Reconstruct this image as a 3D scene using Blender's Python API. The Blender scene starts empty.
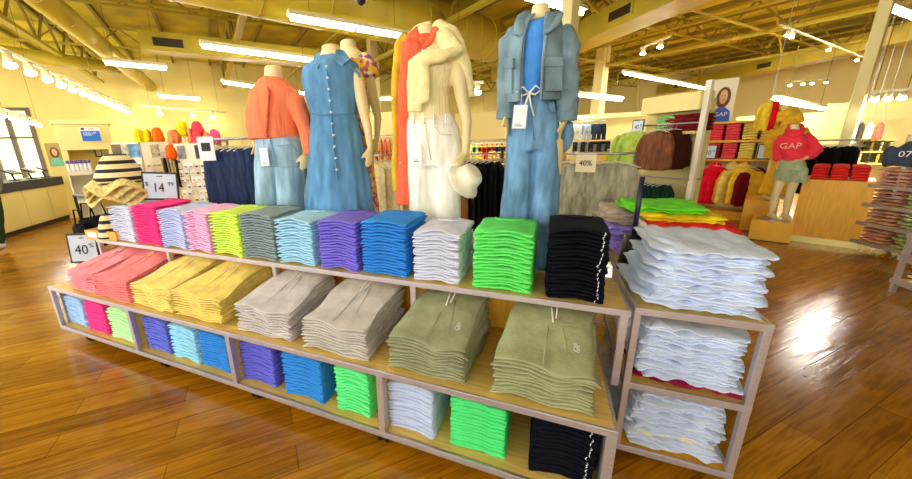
import bpy, bmesh, math, random
from mathutils import Vector, Matrix, noise
R = math.radians
PI = math.pi
random.seed(7)
scene = bpy.context.scene
COL = scene.collection
# ---------------------------------------------------------------- camera
F = 341.3136; CX, CY = 400.0, 235.0; CH = 1.5
AX = (Vector((0.917,0.072,-0.391)), Vector((0.396,-0.253,0.883)), Vector((-0.035,-0.965,-0.260)))
def _cal():
    d = Vector((46,1265,F)).normalized(); x = -Vector((-800,-63,F)).normalized()
    z = -d; y = z.cross(x).normalized(); x = y.cross(z).normalized()
    return x, y, z
AX = _cal()
def ray(px, py):
    c = Vector((px-CX, py-CY, F)).normalized()
    return Vector((AX[0].dot(c), AX[1].dot(c), AX[2].dot(c)))
def at(px, py, r):            # point at horizontal range r
    d = ray(px, py); h = math.hypot(d.x, d.y)
    return Vector((0,0,CH)) + d*(r/h)
def ony(px, py, Y):
    d = ray(px, py); return Vector((0,0,CH)) + d*(Y/d.y)
def onz(px, py, z):
    d = ray(px, py); return Vector((0,0,CH)) + d*((z-CH)/d.z)
cam_data = bpy.data.cameras.new('camera'); cam = bpy.data.objects.new('camera', cam_data); COL.objects.link(cam)
cam_data.sensor_width = 36; cam_data.lens = F*36/912; cam_data.shift_x = (456-CX)/912; cam_data.shift_y = (CY-239.5)/912
cam_data.clip_start = .05; cam_data.clip_end = 300
# camera x = image right, y = image up, z = backwards
cx = Vector((AX[0].x, AX[1].x, AX[2].x)); cy = -Vector((AX[0].y, AX[1].y, AX[2].y)); cz = -Vector((AX[0].z, AX[1].z, AX[2].z))
m = Matrix((cx, cy, cz)).transposed().to_4x4(); m.translation = (0,0,CH); cam.matrix_world = m
scene.camera = cam
scene.view_settings.view_transform = 'Standard'; scene.view_settings.look = 'None'
scene.view_settings.gamma = 1; scene.view_settings.use_curve_mapping = False
scene.view_settings.exposure = 1.15
# ---------------------------------------------------------------- materials
def lin(c):
    c = c/255.0
    return c/12.92 if c <= .04045 else ((c+.055)/1.055)**2.4
def L(rgb): return (lin(rgb[0]), lin(rgb[1]), lin(rgb[2]), 1)
MATS = {}
def mat(name, rgb, rough=.6, metal=0, var=0.0, vscale=8, bump=0, bscale=60, stretch=(1,1,1), emit=None, coat=0, alpha=1, trans=0, rgb2=None, spec=None):
    if name in MATS: return MATS[name]
    M = bpy.data.materials.new(name); M.use_nodes = True
    nt = M.node_tree; b = nt.nodes['Principled BSDF']; b.inputs['Base Color'].default_value = L(rgb)
    b.inputs['Roughness'].default_value = rough; b.inputs['Metallic'].default_value = metal
    if spec is not None: b.inputs['Specular IOR Level'].default_value = spec
    if coat: b.inputs['Coat Weight'].default_value = coat; b.inputs['Coat Roughness'].default_value = .1
    if trans: b.inputs['Transmission Weight'].default_value = trans
    if emit is not None:
        b.inputs['Emission Color'].default_value = L(rgb); b.inputs['Emission Strength'].default_value = emit
    if var or bump or rgb2:
        tc = nt.nodes.new('ShaderNodeTexCoord'); mp = nt.nodes.new('ShaderNodeMapping')
        mp.inputs['Scale'].default_value = stretch; nt.links.new(tc.outputs['Object'], mp.inputs['Vector'])
    if var or rgb2:
        n = nt.nodes.new('ShaderNodeTexNoise'); n.inputs['Scale'].default_value = vscale; n.inputs['Detail'].default_value = 4
        nt.links.new(mp.outputs[0], n.inputs['Vector'])
        cr = nt.nodes.new('ShaderNodeValToRGB'); e = cr.color_ramp.elements
        e[0].position = .35; e[1].position = .65
        if rgb2: e[0].color = L(rgb); e[1].color = L(rgb2)
        else:
            e[0].color = L([max(0, v*(1-var)) for v in rgb]); e[1].color = L([min(255, v*(1+var*.6)) for v in rgb])
        nt.links.new(n.outputs['Fac'], cr.inputs[0]); nt.links.new(cr.outputs[0], b.inputs['Base Color'])
    if bump:
        n2 = nt.nodes.new('ShaderNodeTexNoise'); n2.inputs['Scale'].default_value = bscale; n2.inputs['Detail'].default_value = 3
        nt.links.new(mp.outputs[0], n2.inputs['Vector'])
        bp = nt.nodes.new('ShaderNodeBump'); bp.inputs['Strength'].default_value = bump; bp.inputs['Distance'].default_value = .01
        nt.links.new(n2.outputs['Fac'], bp.inputs['Height']); nt.links.new(bp.outputs[0], b.inputs['Normal'])
    MATS[name] = M; return M
def cloth(name, rgb, var=.05, **k):
    return mat(name, rgb, rough=.9, var=var, vscale=k.pop('vscale', 14), bump=k.pop('bump', .25), bscale=k.pop('bscale', 90), spec=.15, **k)
steel = mat('brushed_steel', (196,188,192), rough=.33, metal=.6, var=.06, vscale=30, stretch=(1,12,12))
chrome = mat('chrome', (180,180,186), rough=.36, metal=.9)
maple = mat('maple_wood', (232,200,112), rough=.45, var=.08, vscale=6, stretch=(1,14,14))
orange_wood = mat('orange_wood', (246,184,46), rough=.4, var=.05, vscale=5, stretch=(9,9,1))
black_plastic = mat('black_plastic', (14,15,20), rough=.4)
black_metal = mat('black_metal', (22,22,30), rough=.35, metal=.3)
white_card = mat('white_card', (240,241,248), rough=.6)
dark_print = mat('dark_print', (20,22,34), rough=.6)
skin = mat('mannequin_shell', (238,220,165), rough=.45)
white_paint = mat('white_paint', (240,236,215), rough=.5)
cream_paint = mat('cream_paint', (240,226,150), rough=.6)
tan_metal = mat('yellow_duct', (196,178,48), rough=.5, var=.06, vscale=2)
# ---------------------------------------------------------------- object helpers
def tag(o, label=None, cat=None, group=None, kind=None):
    if label: o['label'] = label
    if cat: o['category'] = cat
    if group: o['group'] = group
    if kind: o['kind'] = kind
    return o
def empty(name, loc=(0,0,0), rz=0, label=None, cat=None, group=None, kind=None):
    o = bpy.data.objects.new(name, None); COL.objects.link(o); o.empty_display_size = .05
    o.location = loc; o.rotation_euler = (0,0,rz); return tag(o, label, cat, group, kind)
def copy_tree(o, parent=None):
    c = o.copy(); COL.objects.link(c); c.parent = parent
    if parent is not None: c.matrix_parent_inverse = Matrix.Identity(4)
    for ch in [x for x in o.children]: copy_tree(ch, c)
    return c
def link(name, me, m, parent=None, loc=None, rz=None, override=False):
    o = bpy.data.objects.new(name, me); COL.objects.link(o)
    if parent is not None: o.parent = parent
    if loc is not None: o.location = loc
    if rz is not None: o.rotation_euler = (0,0,rz)
    if m is not None:
        if not me.materials: me.materials.append(m)
        if override:
            o.material_slots[0].link = 'OBJECT'; o.material_slots[0].material = m
    return o
class MB:
    def __init__(s): s.bm = bmesh.new()
    def box(s, x0,x1,y0,y1,z0,z1, mtx=None):
        vs = [s.bm.verts.new(Vector(p) if mtx is None else mtx @ Vector(p)) for p in
              ((x0,y0,z0),(x1,y0,z0),(x1,y1,z0),(x0,y1,z0),(x0,y0,z1),(x1,y0,z1),(x1,y1,z1),(x0,y1,z1))]
        for f in ((0,3,2,1),(4,5,6,7),(0,1,5,4),(1,2,6,5),(2,3,7,6),(3,0,4,7)): s.bm.faces.new([vs[i] for i in f])
        return s
    def hexa(s, pts):
        vs = [s.bm.verts.new(Vector(p)) for p in pts]
        for f in ((0,3,2,1),(4,5,6,7),(0,1,5,4),(1,2,6,5),(2,3,7,6),(3,0,4,7)): s.bm.faces.new([vs[i] for i in f])
        return s
    def tube(s, pts, r, n=10, cap=True, ry=None, up=None):
        pts = [Vector(p) for p in pts]; k = len(pts)
        rs = r if isinstance(r, (list,tuple)) else [r]*k
        rys = ry if isinstance(ry, (list,tuple)) else ([ry]*k if ry is not None else rs)
        rings = []; prev = None
        for i, p in enumerate(pts):
            t = (pts[min(i+1,k-1)] - pts[max(i-1,0)]).normalized()
            if prev is None:
                a = Vector(up) if up is not None else (Vector((0,1,0)) if abs(t.y) < .9 else Vector((1,0,0)))
            else: a = prev
            b = (a - t*a.dot(t)).normalized(); c = t.cross(b); prev = b
            rings.append([s.bm.verts.new(p + c*math.cos(2*PI*j/n)*rs[i] + b*math.sin(2*PI*j/n)*rys[i]) for j in range(n)])
        for i in range(k-1):
            for j in range(n):
                s.bm.faces.new((rings[i][j], rings[i][(j+1)%n], rings[i+1][(j+1)%n], rings[i+1][j]))
        if cap:
            s.bm.faces.new(rings[0][::-1]); s.bm.faces.new(rings[-1])
        return s
    def cyl(s, c, r, h, n=20, r2=None):
        c = Vector(c); return s.tube([c, c+Vector((0,0,h))], [r, r if r2 is None else r2], n)
    def loft(s, secs, n=28, fold=None, cap=True, a0=None, a1=None):
        # secs: (x, y, z, rx, ry); fold(theta, t, x, y, z) -> radial scale
        rings = []; k = len(secs); closed = a0 is None
        for i, q in enumerate(secs):
            x,y,z,rx,ry = q[:5]; ring = []
            for j in range(n if closed else n+1):
                th = 2*PI*j/n if closed else a0+(a1-a0)*j/n
                f = fold(th, i/(k-1)) if fold else 1
                ring.append(s.bm.verts.new((x+rx*f*math.cos(th), y+ry*f*math.sin(th), z)))
            rings.append(ring)
        m_ = n if closed else n
        for i in range(k-1):
            for j in range(m_):
                j2 = (j+1)%n if closed else j+1
                s.bm.faces.new((rings[i][j], rings[i][j2], rings[i+1][j2], rings[i+1][j]))
        if cap and closed:
            s.bm.faces.new(rings[0][::-1]); s.bm.faces.new(rings[-1])
        return s
    def poly(s, pts, thick, mtx=None):       # outline in XZ plane, extruded along +Y
        f_ = [Vector((p[0], 0, p[1])) for p in pts]; b_ = [Vector((p[0], thick, p[1])) for p in pts]
        if mtx is not None: f_ = [mtx@v for v in f_]; b_ = [mtx@v for v in b_]
        fv = [s.bm.verts.new(v) for v in f_]; bv = [s.bm.verts.new(v) for v in b_]
        s.bm.faces.new(fv); s.bm.faces.new(bv[::-1]); n = len(pts)
        for i in range(n): s.bm.faces.new((fv[(i+1)%n], fv[i], bv[i], bv[(i+1)%n]))
        return s
    def mesh(s, name, smooth=False, bevel=0, angle=None):
        bmesh.ops.recalc_face_normals(s.bm, faces=s.bm.faces)
        if bevel:
            bmesh.ops.bevel(s.bm, geom=list(s.bm.edges), offset=bevel, segments=2, profile=.5, affect='EDGES', clamp_overlap=True)
        me = bpy.data.meshes.new(name); s.bm.to_mesh(me); s.bm.free()
        if smooth:
            for p in me.polygons: p.use_smooth = True
        return me
    def build(s, name, m, parent=None, smooth=False, bevel=0, loc=None, rz=None):
        return link(name, s.mesh(name, smooth, bevel), m, parent, loc, rz)
def bake(me, name, mods, disp=None, smooth=True):
    o = bpy.data.objects.new('tmp', me); COL.objects.link(o)
    for kind, kw in mods:
        md = o.modifiers.new(kind, kind)
        for a, v in kw.items(): setattr(md, a, v)
    dg = bpy.context.evaluated_depsgraph_get(); dg.update()
    out = bpy.data.meshes.new_from_object(o.evaluated_get(dg)); out.name = name
    bpy.data.objects.remove(o); 
    if disp:
        ns = [v.normal.copy() for v in out.vertices]
        for v, nn in zip(out.vertices, ns): v.co = v.co + nn*disp(v.co)
    for p in out.polygons: p.use_smooth = smooth
    return out
def remesh(mb, name, vox=.012, disp=None, smooth_it=4):
    bmesh.ops.recalc_face_normals(mb.bm, faces=mb.bm.faces)
    me = bpy.data.meshes.new(name); mb.bm.to_mesh(me); mb.bm.free()
    return bake(me, name, [('REMESH', dict(mode='VOXEL', voxel_size=vox)), ('SMOOTH', dict(factor=.6, iterations=smooth_it))], disp)
def shell(mb, name, thick=.008, disp=None):
    me = bpy.data.meshes.new(name); mb.bm.to_mesh(me); mb.bm.free()
    for v in me.vertices: pass
    if disp:
        ns = [v.normal.copy() for v in me.vertices]
        for v, nn in zip(me.vertices, ns): v.co = v.co + nn*disp(v.co)
    return bake(me, name, [('SOLIDIFY', dict(thickness=thick, offset=0)), ('SUBSURF', dict(levels=1, render_levels=1))])
def folds(amp, a=14, b=3, seed=0):
    def f(c): return amp*(noise.noise(Vector((c.x*a+seed, c.y*a, c.z*b))) + .5*noise.noise(Vector((c.x*a*2.3, c.y*a*2.3+seed, c.z*b*3))))
    return f
def text(name, body, size, m, parent, loc, rot=(PI/2,0,0), extrude=.0008, align='CENTER', shear=0, sx=1):
    cu = bpy.data.curves.new(name, 'FONT'); cu.body = body; cu.size = size; cu.extrude = extrude; cu.align_x = align; cu.align_y = 'CENTER'; cu.resolution_u = 3; cu.shear = shear
    t = bpy.data.objects.new('t', cu); COL.objects.link(t)
    dg = bpy.context.evaluated_depsgraph_get(); dg.update()
    me = bpy.data.meshes.new_from_object(t.evaluated_get(dg)); bpy.data.objects.remove(t)
    o = link(name, me, m, parent, loc); o.rotation_euler = rot; o.scale = (sx,1,1); return o
ORD = ['topmost','second from the top','third from the top','fourth from the top','fifth from the top','sixth from the top','seventh from the top','eighth from the top','ninth from the top','tenth from the top','eleventh from the top','twelfth from the top','thirteenth from the top','fourteenth from the top','fifteenth from the top','sixteenth from the top','seventeenth from the top','eighteenth from the top','nineteenth from the top','twentieth from the top','twenty-first from the top','twenty-second from the top','twenty-third from the top','twenty-fourth from the top','twenty-fifth from the top']
def ordn(i, n):
    return 'at the very bottom' if (i == n-1 and n > 1) else ORD[i]
# ---------------------------------------------------------------- folded garments
def tee_mesh(w, d, t, seed, nx=12, ny=7, arch=.004, rough=.002):
    """folded garment: rounded front fold and side edges, softly wavy"""
    bm = bmesh.new(); top = []; bot = []
    def s(v): return max(0.0, 1-abs(v)**10)**.5
    for i in range(nx+1):
        u = -1+2*i/nx; u = math.sin(u*PI/2); rt = []; rb = []
        for j in range(ny+1):
            v = (1-math.cos(j/ny*PI*.5))
            X = u*w/2*(1-.05*(1-v)**12); Y = v*d
            zoff = arch*math.cos(u*PI*.9) + rough*noise.noise(Vector((u*3+seed, v*2, seed))) + .35*rough*noise.noise(Vector((u*9+seed*3, 0, seed)))
            th = t/2*min(s(u), s(2*v-1) if v < .5 else 1)
            th = max(th, t*.12)
            ex = .004*noise.noise(Vector((u*4, seed*7, v*3)))
            zoff *= (1-.6*v)
            rt.append(bm.verts.new((X+ex, Y+ex, zoff+t/2+th))); rb.append(bm.verts.new((X+ex, Y+ex, zoff+t/2-th)))
        top.append(rt); bot.append(rb)
    for i in range(nx):
        for j in range(ny):
            bm.faces.new((top[i][j], top[i+1][j], top[i+1][j+1], top[i][j+1]))
            bm.faces.new((bot[i][j], bot[i][j+1], bot[i+1][j+1], bot[i+1][j]))
    for i in range(nx):
        bm.faces.new((bot[i][0], bot[i+1][0], top[i+1][0], top[i][0])); bm.faces.new((top[i][ny], top[i+1][ny], bot[i+1][ny], bot[i][ny]))
    for j in range(ny):
        bm.faces.new((top[0][j], top[0][j+1], bot[0][j+1], bot[0][j])); bm.faces.new((bot[nx][j], bot[nx][j+1], top[nx][j+1], top[nx][j]))
    me = bpy.data.meshes.new('folded_tee'); bm.to_mesh(me); bm.free()
    for p in me.polygons: p.use_smooth = True
    return me
# ================================================================ main display table
XL, XR = -3.70, .292; XT = .345; YF, YB = 1.21, 2.89; YT0, YT1 = 1.526, 1.90
table = empty('display_table', ((XL+XR)/2, (YF+YB)/2, 0), 0, 'long stepped metal and maple display table on casters holding folded tees and shorts', 'table')
TM = Matrix.Translation(-Vector(table.location))
def TB(): return MB()
def tb(mb, name, m, parent=table, bevel=0, smooth=False, label=None):
    o = mb.build(name, m, parent, smooth, bevel)
    o.matrix_parent_inverse = TM; 
    if label: o['label'] = label
    return o
bs = tb(MB().box(XL+.02,XR-.02,YF+.02,YB-.02,.095,.12), 'bottom_shelf', maple)
ms = tb(MB().box(XL+.012,XR-.012,YF+.012,YB-.012,.445,.47), 'middle_shelf', maple)
ts = tb(MB().box(XL+.2,XT-.012,YT0+.012,YT1,.779,.80), 'top_shelf', maple)
tb(MB().box(XL+.2,XT-.012,2.2,2.56,.779,.80), 'top_shelf', maple)
def rim(x0,x1,y0,y1,z0,z1,th=.012):
    mb = MB(); mb.box(x0,x1,y0,y0+th,z0,z1); mb.box(x0,x1,y1-th,y1,z0,z1)
    mb.box(x0,x0+th,y0+th,y1-th,z0,z1); mb.box(x1-th,x1,y0+th,y1-th,z0,z1); return mb
tb(rim(XL,XR,YF,YB,.09,.122), 'shelf_rim', steel, bevel=.0015)
tb(rim(XL,XR,YF,YB,.442,.472), 'shelf_rim', steel, bevel=.0015)
tb(rim(XL+.19,XT,YT0,YT1,.775,.803), 'shelf_rim', steel, bevel=.0015)
tb(rim(XL+.19,XT,2.19,2.57,.775,.803), 'shelf_rim', steel, bevel=.0015)
for x in (XL+.2, -2.6, -1.57, -.63, XT-.036):
    for y in (YT0+.001, 2.53):
        tb(MB().box(x,x+.03,y,y+.03,.44,.776), 'shelf_post', steel, bevel=.002)
for x in (XL, -2.66, -1.69, -.69, XR-.035):
    for y in (YF+.001, YB-.032):
        tb(MB().box(x,x+.035,y,y+.03,.12,.443), 'frame_post', steel, bevel=.002)
tb(MB().box(XR-.03,XR,YF+.03,YF+.06,.125,.43), 'frame_post', steel)
walnut = mat('purple_brown_panel', (120,86,84), rough=.5, var=.08, vscale=6, stretch=(1,10,10))
for x in (-2.65, -1.68, -.68):
    tb(MB().box(x,x+.02,YF+.035,2.0,.12,.444), 'divider', maple)
for x in (XL+.012, XR-.024):
    tb(MB().box(x,x+.012,YF+.05,YB-.05,.122,.43), 'side_panel', steel)
tb(MB().box(XL+.03,XR-.03,1.93,1.95,.122,.444), 'back_panel', orange_wood)
tb(MB().box(XL+.25,XR-.05,1.80,1.82,.472,.775), 'riser_panel', orange_wood)
rub = mat('caster_rubber', (16,16,20), rough=.5)
for x in (-3.41,-2.45,-1.571,-.698,.2):
    for y in (1.27, 2.8):
        c = tb(MB().tube([(x,y,.075),(x,y,.086)],[.03,.03],12), 'caster', chrome)
        for s in (-1,1):
            mb = MB().tube([(x+s*.012,y+.01,.033),(x+s*.026,y+.01,.033)],[.032,.032],16)
            o = mb.build('wheel', rub, c, True); o.matrix_parent_inverse = Matrix.Identity(4)
        mb = MB().box(x-.008,x+.008,y-.01,y+.03,.03,.078); o = mb.build('fork', chrome, c); o.matrix_parent_inverse = Matrix.Identity(4)
# ---- folded tees
TEECOL = dict(
 white=('pale lilac white',(215,222,248)), hotpink=('hot pink',(252,40,140)), paleblue=('pale lavender blue',(190,205,252)),
 pinklilac=('pale orchid pink',(242,184,232)), lime=('pale lime yellow',(214,246,84)), grey=('heather grey green',(128,150,156)),
 ltblue=('light sky blue',(160,218,252)), purple=('violet purple',(112,98,226)), blue=('royal blue',(26,128,230)),
 cream=('off white',(214,220,242)), green=('bright spring green',(84,230,96)), black=('black',(10,12,24)),
 lb=('baby blue',(158,200,250)), mint=('pale mint',(190,250,180)), emerald=('vivid mint green',(62,228,120)), ltb=('pale aqua',(140,214,248)), iris=('iris blue',(86,100,224)))
WV = {}
def tee_stack(key, x0, x1, yf, z0, h, n, where, depth=.31, indiv=True, ret=None, lean=0):
    name, rgb = TEECOL[key]; rgb = rgb if key=='black' else tuple(int(c+(255-c)*.13) for c in rgb); m_ = cloth('tee_'+key, rgb, .04)
    t = h/n; w = x1-x0; seed = random.random()*50
    ms_ = [tee_mesh(w, depth, t*1.02, seed+k*.35, arch=random.uniform(.004,.012), rough=.008) for k in range(3)]
    a = ms_[0]
    grp = '%s tees folded %s' % (name, where)
    for i in range(n):       # from bottom
        me = ms_[0] if i%3==0 else ms_[i%3]
        k = n-1-i
        loc = Vector(((x0+x1)/2 + random.uniform(-.004,.004) + lean*i/n, yf + random.uniform(-.004,.004), z0 + i*t))
        if indiv:
            o = link('folded_tee', me, m_, None, loc, random.uniform(-.012,.012), True)
            tag(o, 'folded %s tee, %s in its stack %s' % (name, ordn(k,n), where), 'shirt', grp)
            if key == 'black':
                pm = MATS.get('white_ink') or mat('white_ink', (232,236,245), rough=.7)
                mb = MB()
                for q in range(1):
                    xx = w*.36 + random.uniform(-.006,.006)
                    mb.tube([(xx,-.0022,t*.15),(xx+.008*random.uniform(-1,1),-.0028,t*.5),(xx+.002,-.0022,t*.88)],[.0012,.0017,.0012],5)
                mb.build('side_print', pm, o)
            if k == 0:
                mb = MB(); pts=[]
                for q in range(15):
                    aa = PI*q/14; pts.append((math.cos(aa)*.07, depth*.82-math.sin(aa)*.05, t+.010))
                mb.tube(pts, .004, 6); mb.build('collar', m_, o, True)
        else: ret.append((me, loc, random.uniform(-.012,.012), m_))
U='on the upper shelf'
top = [('white',-3.29,-2.99),('hotpink',-2.975,-2.68),('paleblue',-2.665,-2.39),('pinklilac',-2.375,-2.13),('lime',-2.115,-1.835),('grey',-1.825,-1.545),
       ('ltblue',-1.535,-1.25),('purple',-1.215,-.955),('blue',-.93,-.655),('cream',-.625,-.375),('green',-.315,-.04),('black',.015,.25)]
for i,(k,a,b) in enumerate(top):
    n = 18; h = [.29,.31,.29,.29,.29,.30,.28,.29,.30,.27,.29,.32][i]
    tee_stack(k, a, b, 1.555, .803, h, n, U)
Bo='in the bottom bins'
bot = [('black',.005,.25),('emerald',-.345,-.095),('white2',-.66,-.42),('green2',-.97,-.76),('blue2',-1.33,-1.05),('purple2',-1.66,-1.39)]
TEECOL['white2']=('ice blue white',(190,206,244)); TEECOL['green2']=('fresh mint green',(80,235,130)); TEECOL['blue2']=('azure blue',(24,128,226)); TEECOL['purple2']=('indigo blue',(84,88,218))
for k,a,b in bot:
    tee_stack(k, a, b, 1.262, .124, .265 if k!='black' else .285, 15, Bo, depth=.3)
rest = []
for k,a,b in [('lb',-3.66,-3.38),('hotpink',-3.36,-3.08),('mint',-3.04,-2.76),('iris',-2.60,-2.34),('ltb',-2.31,-2.05),('blue',-2.02,-1.76)]:
    tee_stack(k, a, b, 1.262, .126, .25, 15, Bo, depth=.3, indiv=False, ret=rest)
bm = bmesh.new(); mi = {}; mlist=[]
for me, loc, rz, m_ in rest:
    if m_.name not in mi: mi[m_.name]=len(mlist); mlist.append(m_)
    n0 = len(bm.faces); c = me.copy(); c.transform(Matrix.Translation(loc)@Matrix.Rotation(rz,4,'Z')); bm.from_mesh(c); bm.faces.ensure_lookup_table()
    for f in bm.faces[n0:]: f.material_index = mi[m_.name]; f.smooth=True
me = bpy.data.meshes.new('folded_tees'); bm.to_mesh(me); bm.free()
for m_ in mlist: me.materials.append(m_)
o = bpy.data.objects.new('folded_tees', me); COL.objects.link(o)
tag(o, 'stacks of blue, magenta, mint and aqua tees in the far left bottom bins', 'shirts', None, 'stuff')
# ---- folded shorts (fan: thin at the leg end in front, thick at the waistband behind)
def short_mesh(i, n, w, d, tf, tb_, seed):
    nx, ny = 12, 14; bm = bmesh.new(); T=[];B=[]
    for a in range(nx+1):
        u=math.sin((-1+2*a/nx)*PI/2); rt=[];rb=[]
        for b in range(ny+1):
            v=(1-math.cos(b/ny*PI))/2
            s = v*v*(3-2*v)
            th=tf+(tb_-tf)*s
            zb=i*th*1.0
            arch=.012*math.cos(u*PI/2)+.014*noise.noise(Vector((u*2.2+seed, v*3, seed+i*.3)))-.016*(1-v)**3*max(0,1-abs(u-.25)*2.2)+.006*math.sin(u*9+seed)*v
            prof=min(1, max(0,1-abs(u)**7)**.5, (max(0,1-(1-2*v)**8)**.5 if v<.5 else 1)); hh=max(th*.56*prof, th*.12)
            W = w/2*(1-.12*v)
            X=u*W+.022*noise.noise(Vector((v*3, i*.8+seed, u*.5)))+.05*(v**2)+.045*(v*(1-v))*(1-i/n)
            Y=v*d-.03*(1-v)**2*max(0,1-abs(u-.25)*2.0)*(i/n)**2+.012*noise.noise(Vector((u*2+i*.5, seed, 0)))*(1-v)+ i*.0006
            if v>.75: hh*= 1+.35*math.sin(u*22+seed)*(v-.75)*4
            rt.append(bm.verts.new((X,Y,zb+arch+th/2+hh))); rb.append(bm.verts.new((X,Y,zb+arch+th/2-hh*.98)))
        T.append(rt);B.append(rb)
    for a in range(nx):
        for b in range(ny):
            bm.faces.new((T[a][b],T[a+1][b],T[a+1][b+1],T[a][b+1])); bm.faces.new((B[a][b],B[a][b+1],B[a+1][b+1],B[a+1][b]))
        bm.faces.new((B[a][0],B[a+1][0],T[a+1][0],T[a][0])); bm.faces.new((T[a][ny],T[a+1][ny],B[a+1][ny],B[a][ny]))
    for b in range(ny):
        bm.faces.new((T[0][b],T[0][b+1],B[0][b+1],B[0][b])); bm.faces.new((B[nx][b],B[nx][b+1],T[nx][b+1],T[nx][b]))
    me=bpy.data.meshes.new('folded_shorts'); bm.to_mesh(me); bm.free()
    for p in me.polygons: p.use_smooth=True
    return me
SH = [('pink','bubblegum pink',(255,158,172),-3.42,-3.08),('coral','salmon coral',(255,146,152),-3.04,-2.68),('yellow','butter yellow',(250,228,136),-2.6,-2.22),
      ('mustard','golden yellow',(244,220,124),-2.16,-1.76),('grey','stone grey',(208,203,206),-1.6,-1.24),('dove','dove grey beige',(202,198,192),-1.12,-.77),
      ('olive','pale olive green',(156,160,128),-.63,-.29),('sage','sage olive',(164,168,128),-.15,.2)]
cord = cloth('cord_white',(235,235,228))
for key,nm,rgb,a,b in SH:
    m_=cloth('shorts_'+key,rgb,.07); n=11 ; seed=random.random()*30; w=b-a+.03
    tf=.0155; tb_=.0235
    lay=[short_mesh(i,n,w,.42,tf,tb_,seed) for i in range(n)]
    for i in range(n):
        k=n-1-i
        o=link('folded_shorts',lay[i],m_,None,((a+b)/2+random.uniform(-.003,.003),1.25,.473),random.uniform(-.01,.01),False)
        tag(o,'folded %s shorts, %s in its stack on middle shelf'%(nm,ordn(k,n)),'shorts','%s shorts on the middle shelf'%nm)
        if k==0:
            zt=n*tb_
            def zs(v,u=0): s=v*v*(3-2*v); return n*(tf+(tb_-tf)*s)+.012
            mb=MB().tube([(u*w/2*.86+.05*.81,.385,zs(.92)+.004*math.sin(u*22)) for u in [q/8 for q in range(-8,9)]],.016,8,ry=.006); mb.build('waistband',m_,o,True)
            mb=MB()
            for s in(-1,1): mb.tube([(.04+s*.004,.39,zs(.93)+.008),(.04+s*.012,.33,zs(.8)+.009),(.04+s*.006,.25+s*.02,zs(.62)+.009)],.0035,6)
            mb.build('drawstring',cord,o,True)
            mb=MB().tube([(w*.22,.10,zs(.24)+.002),(w*.2,.2,zs(.48)+.002),(w*.18,.29,zs(.7)+.002)],.0022,6); mb.tube([(0,.01,zs(.03)),(0.01,.12,zs(.3)+.001),(.02,.25,zs(.6)+.001)],.0022,6)
            mb.build('seam',m_,o,True)
            if key in('olive','sage'):
                tt=text('logo_print','GAP',.035,MATS['white_ink'],o,(w*.33,.13,zs(.31)+.003),rot=(R(14),0,R(85)))
# ---- right end unit
EX0,EX1,EY0,EY1=.365,.80,1.57,2.75
eu=empty('end_rack',((EX0+EX1)/2,(EY0+EY1)/2,0),0,'narrow three level steel end rack of messy white garments beside long display table','rack')
EM=Matrix.Translation(-Vector(eu.location))
def eb(mb,name,m,bevel=0,smooth=False):
    o=mb.build(name,m,eu,smooth,bevel); o.matrix_parent_inverse=EM; return o
for z in(.80,.44,.10):
    eb(MB().box(EX0+.01,EX1-.01,EY0+.01,EY1-.01,z-.024,z-.003),'shelf',maple if z>.2 else orange_wood)
    eb(rim(EX0,EX1,EY0,EY1,z-.028,z+.002),'shelf_rim',steel,.0015)
for z0,z1 in((.102,.412),(.442,.772)):
    for x in(EX0,EX1-.026):
        for y in(EY0+.001,EY1-.032): eb(MB().box(x,x+.026,y,y+.03,z0,z1),'post',steel,.002)
for x in (EX0+.05,EX1-.05):
    for y in (EY0+.08,EY1-.08):
        eb(MB().tube([(x,y,.02),(x,y,.06)],[.02,.02],12),'foot',black_plastic)
wood_w=mat('worn_white_panel',(238,230,205),rough=.5,var=.15,vscale=9)
for z in (.10,.44): eb(MB().box(EX0+.01,EX1-.005,EY0+.62,EY0+.64,z+.002,z+.32),'back_panel',wood_w)
def messy_mesh(w,d,t,seed,amp=.008):
    nx,ny=34,20; bm=bmesh.new();T=[];B=[]
    for a in range(nx+1):
        u=math.sin((-1+2*a/nx)*PI/2); rt=[];rb=[]
        for b in range(ny+1):
            v=1-math.cos(b/ny*PI/2)
            P=Vector((u*2.2+seed,v*2+seed,seed)); z=amp*noise.noise(P)+amp*.7*noise.noise(P*3.4)+amp*.3*noise.noise(P*7)+amp*.8*noise.noise(Vector((u*5+v*3+seed,seed,2)))
            prof=max(.3,min(1,max(0,1-abs(u)**9)**.5,max(0,1-(1-2*v)**10)**.5 if v<.5 else 1))
            lump=1+.5*noise.noise(Vector((u*4+seed,v*2,7)))
            hh=max(t/2*prof*lump,t*.1)
            if u<-.6: hh*=1.25
            X=u*w/2*(1-.14*(1-v)**5)+.03*noise.noise(Vector((v*2.5,seed*3,u))); Y=v*d+.03*noise.noise(Vector((u*2.5,seed*2,1)))
            rt.append(bm.verts.new((X,Y,z+t/2+hh))); rb.append(bm.verts.new((X,Y,z+t/2-hh)))
        T.append(rt);B.append(rb)
    for a in range(nx):
        for b in range(ny):
            bm.faces.new((T[a][b],T[a+1][b],T[a+1][b+1],T[a][b+1])); bm.faces.new((B[a][b],B[a][b+1],B[a+1][b+1],B[a+1][b]))
        bm.faces.new((B[a][0],B[a+1][0],T[a+1][0],T[a][0])); bm.faces.new((T[a][ny],T[a+1][ny],B[a+1][ny],B[a][ny]))
    for b in range(ny):
        bm.faces.new((T[0][b],T[0][b+1],B[0][b+1],B[0][b])); bm.faces.new((B[nx][b],B[nx][b+1],T[nx][b+1],T[nx][b]))
    me=bpy.data.meshes.new('folded_sweater'); bm.to_mesh(me); bm.free()
    for p in me.polygons:p.use_smooth=True
    return me
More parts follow.
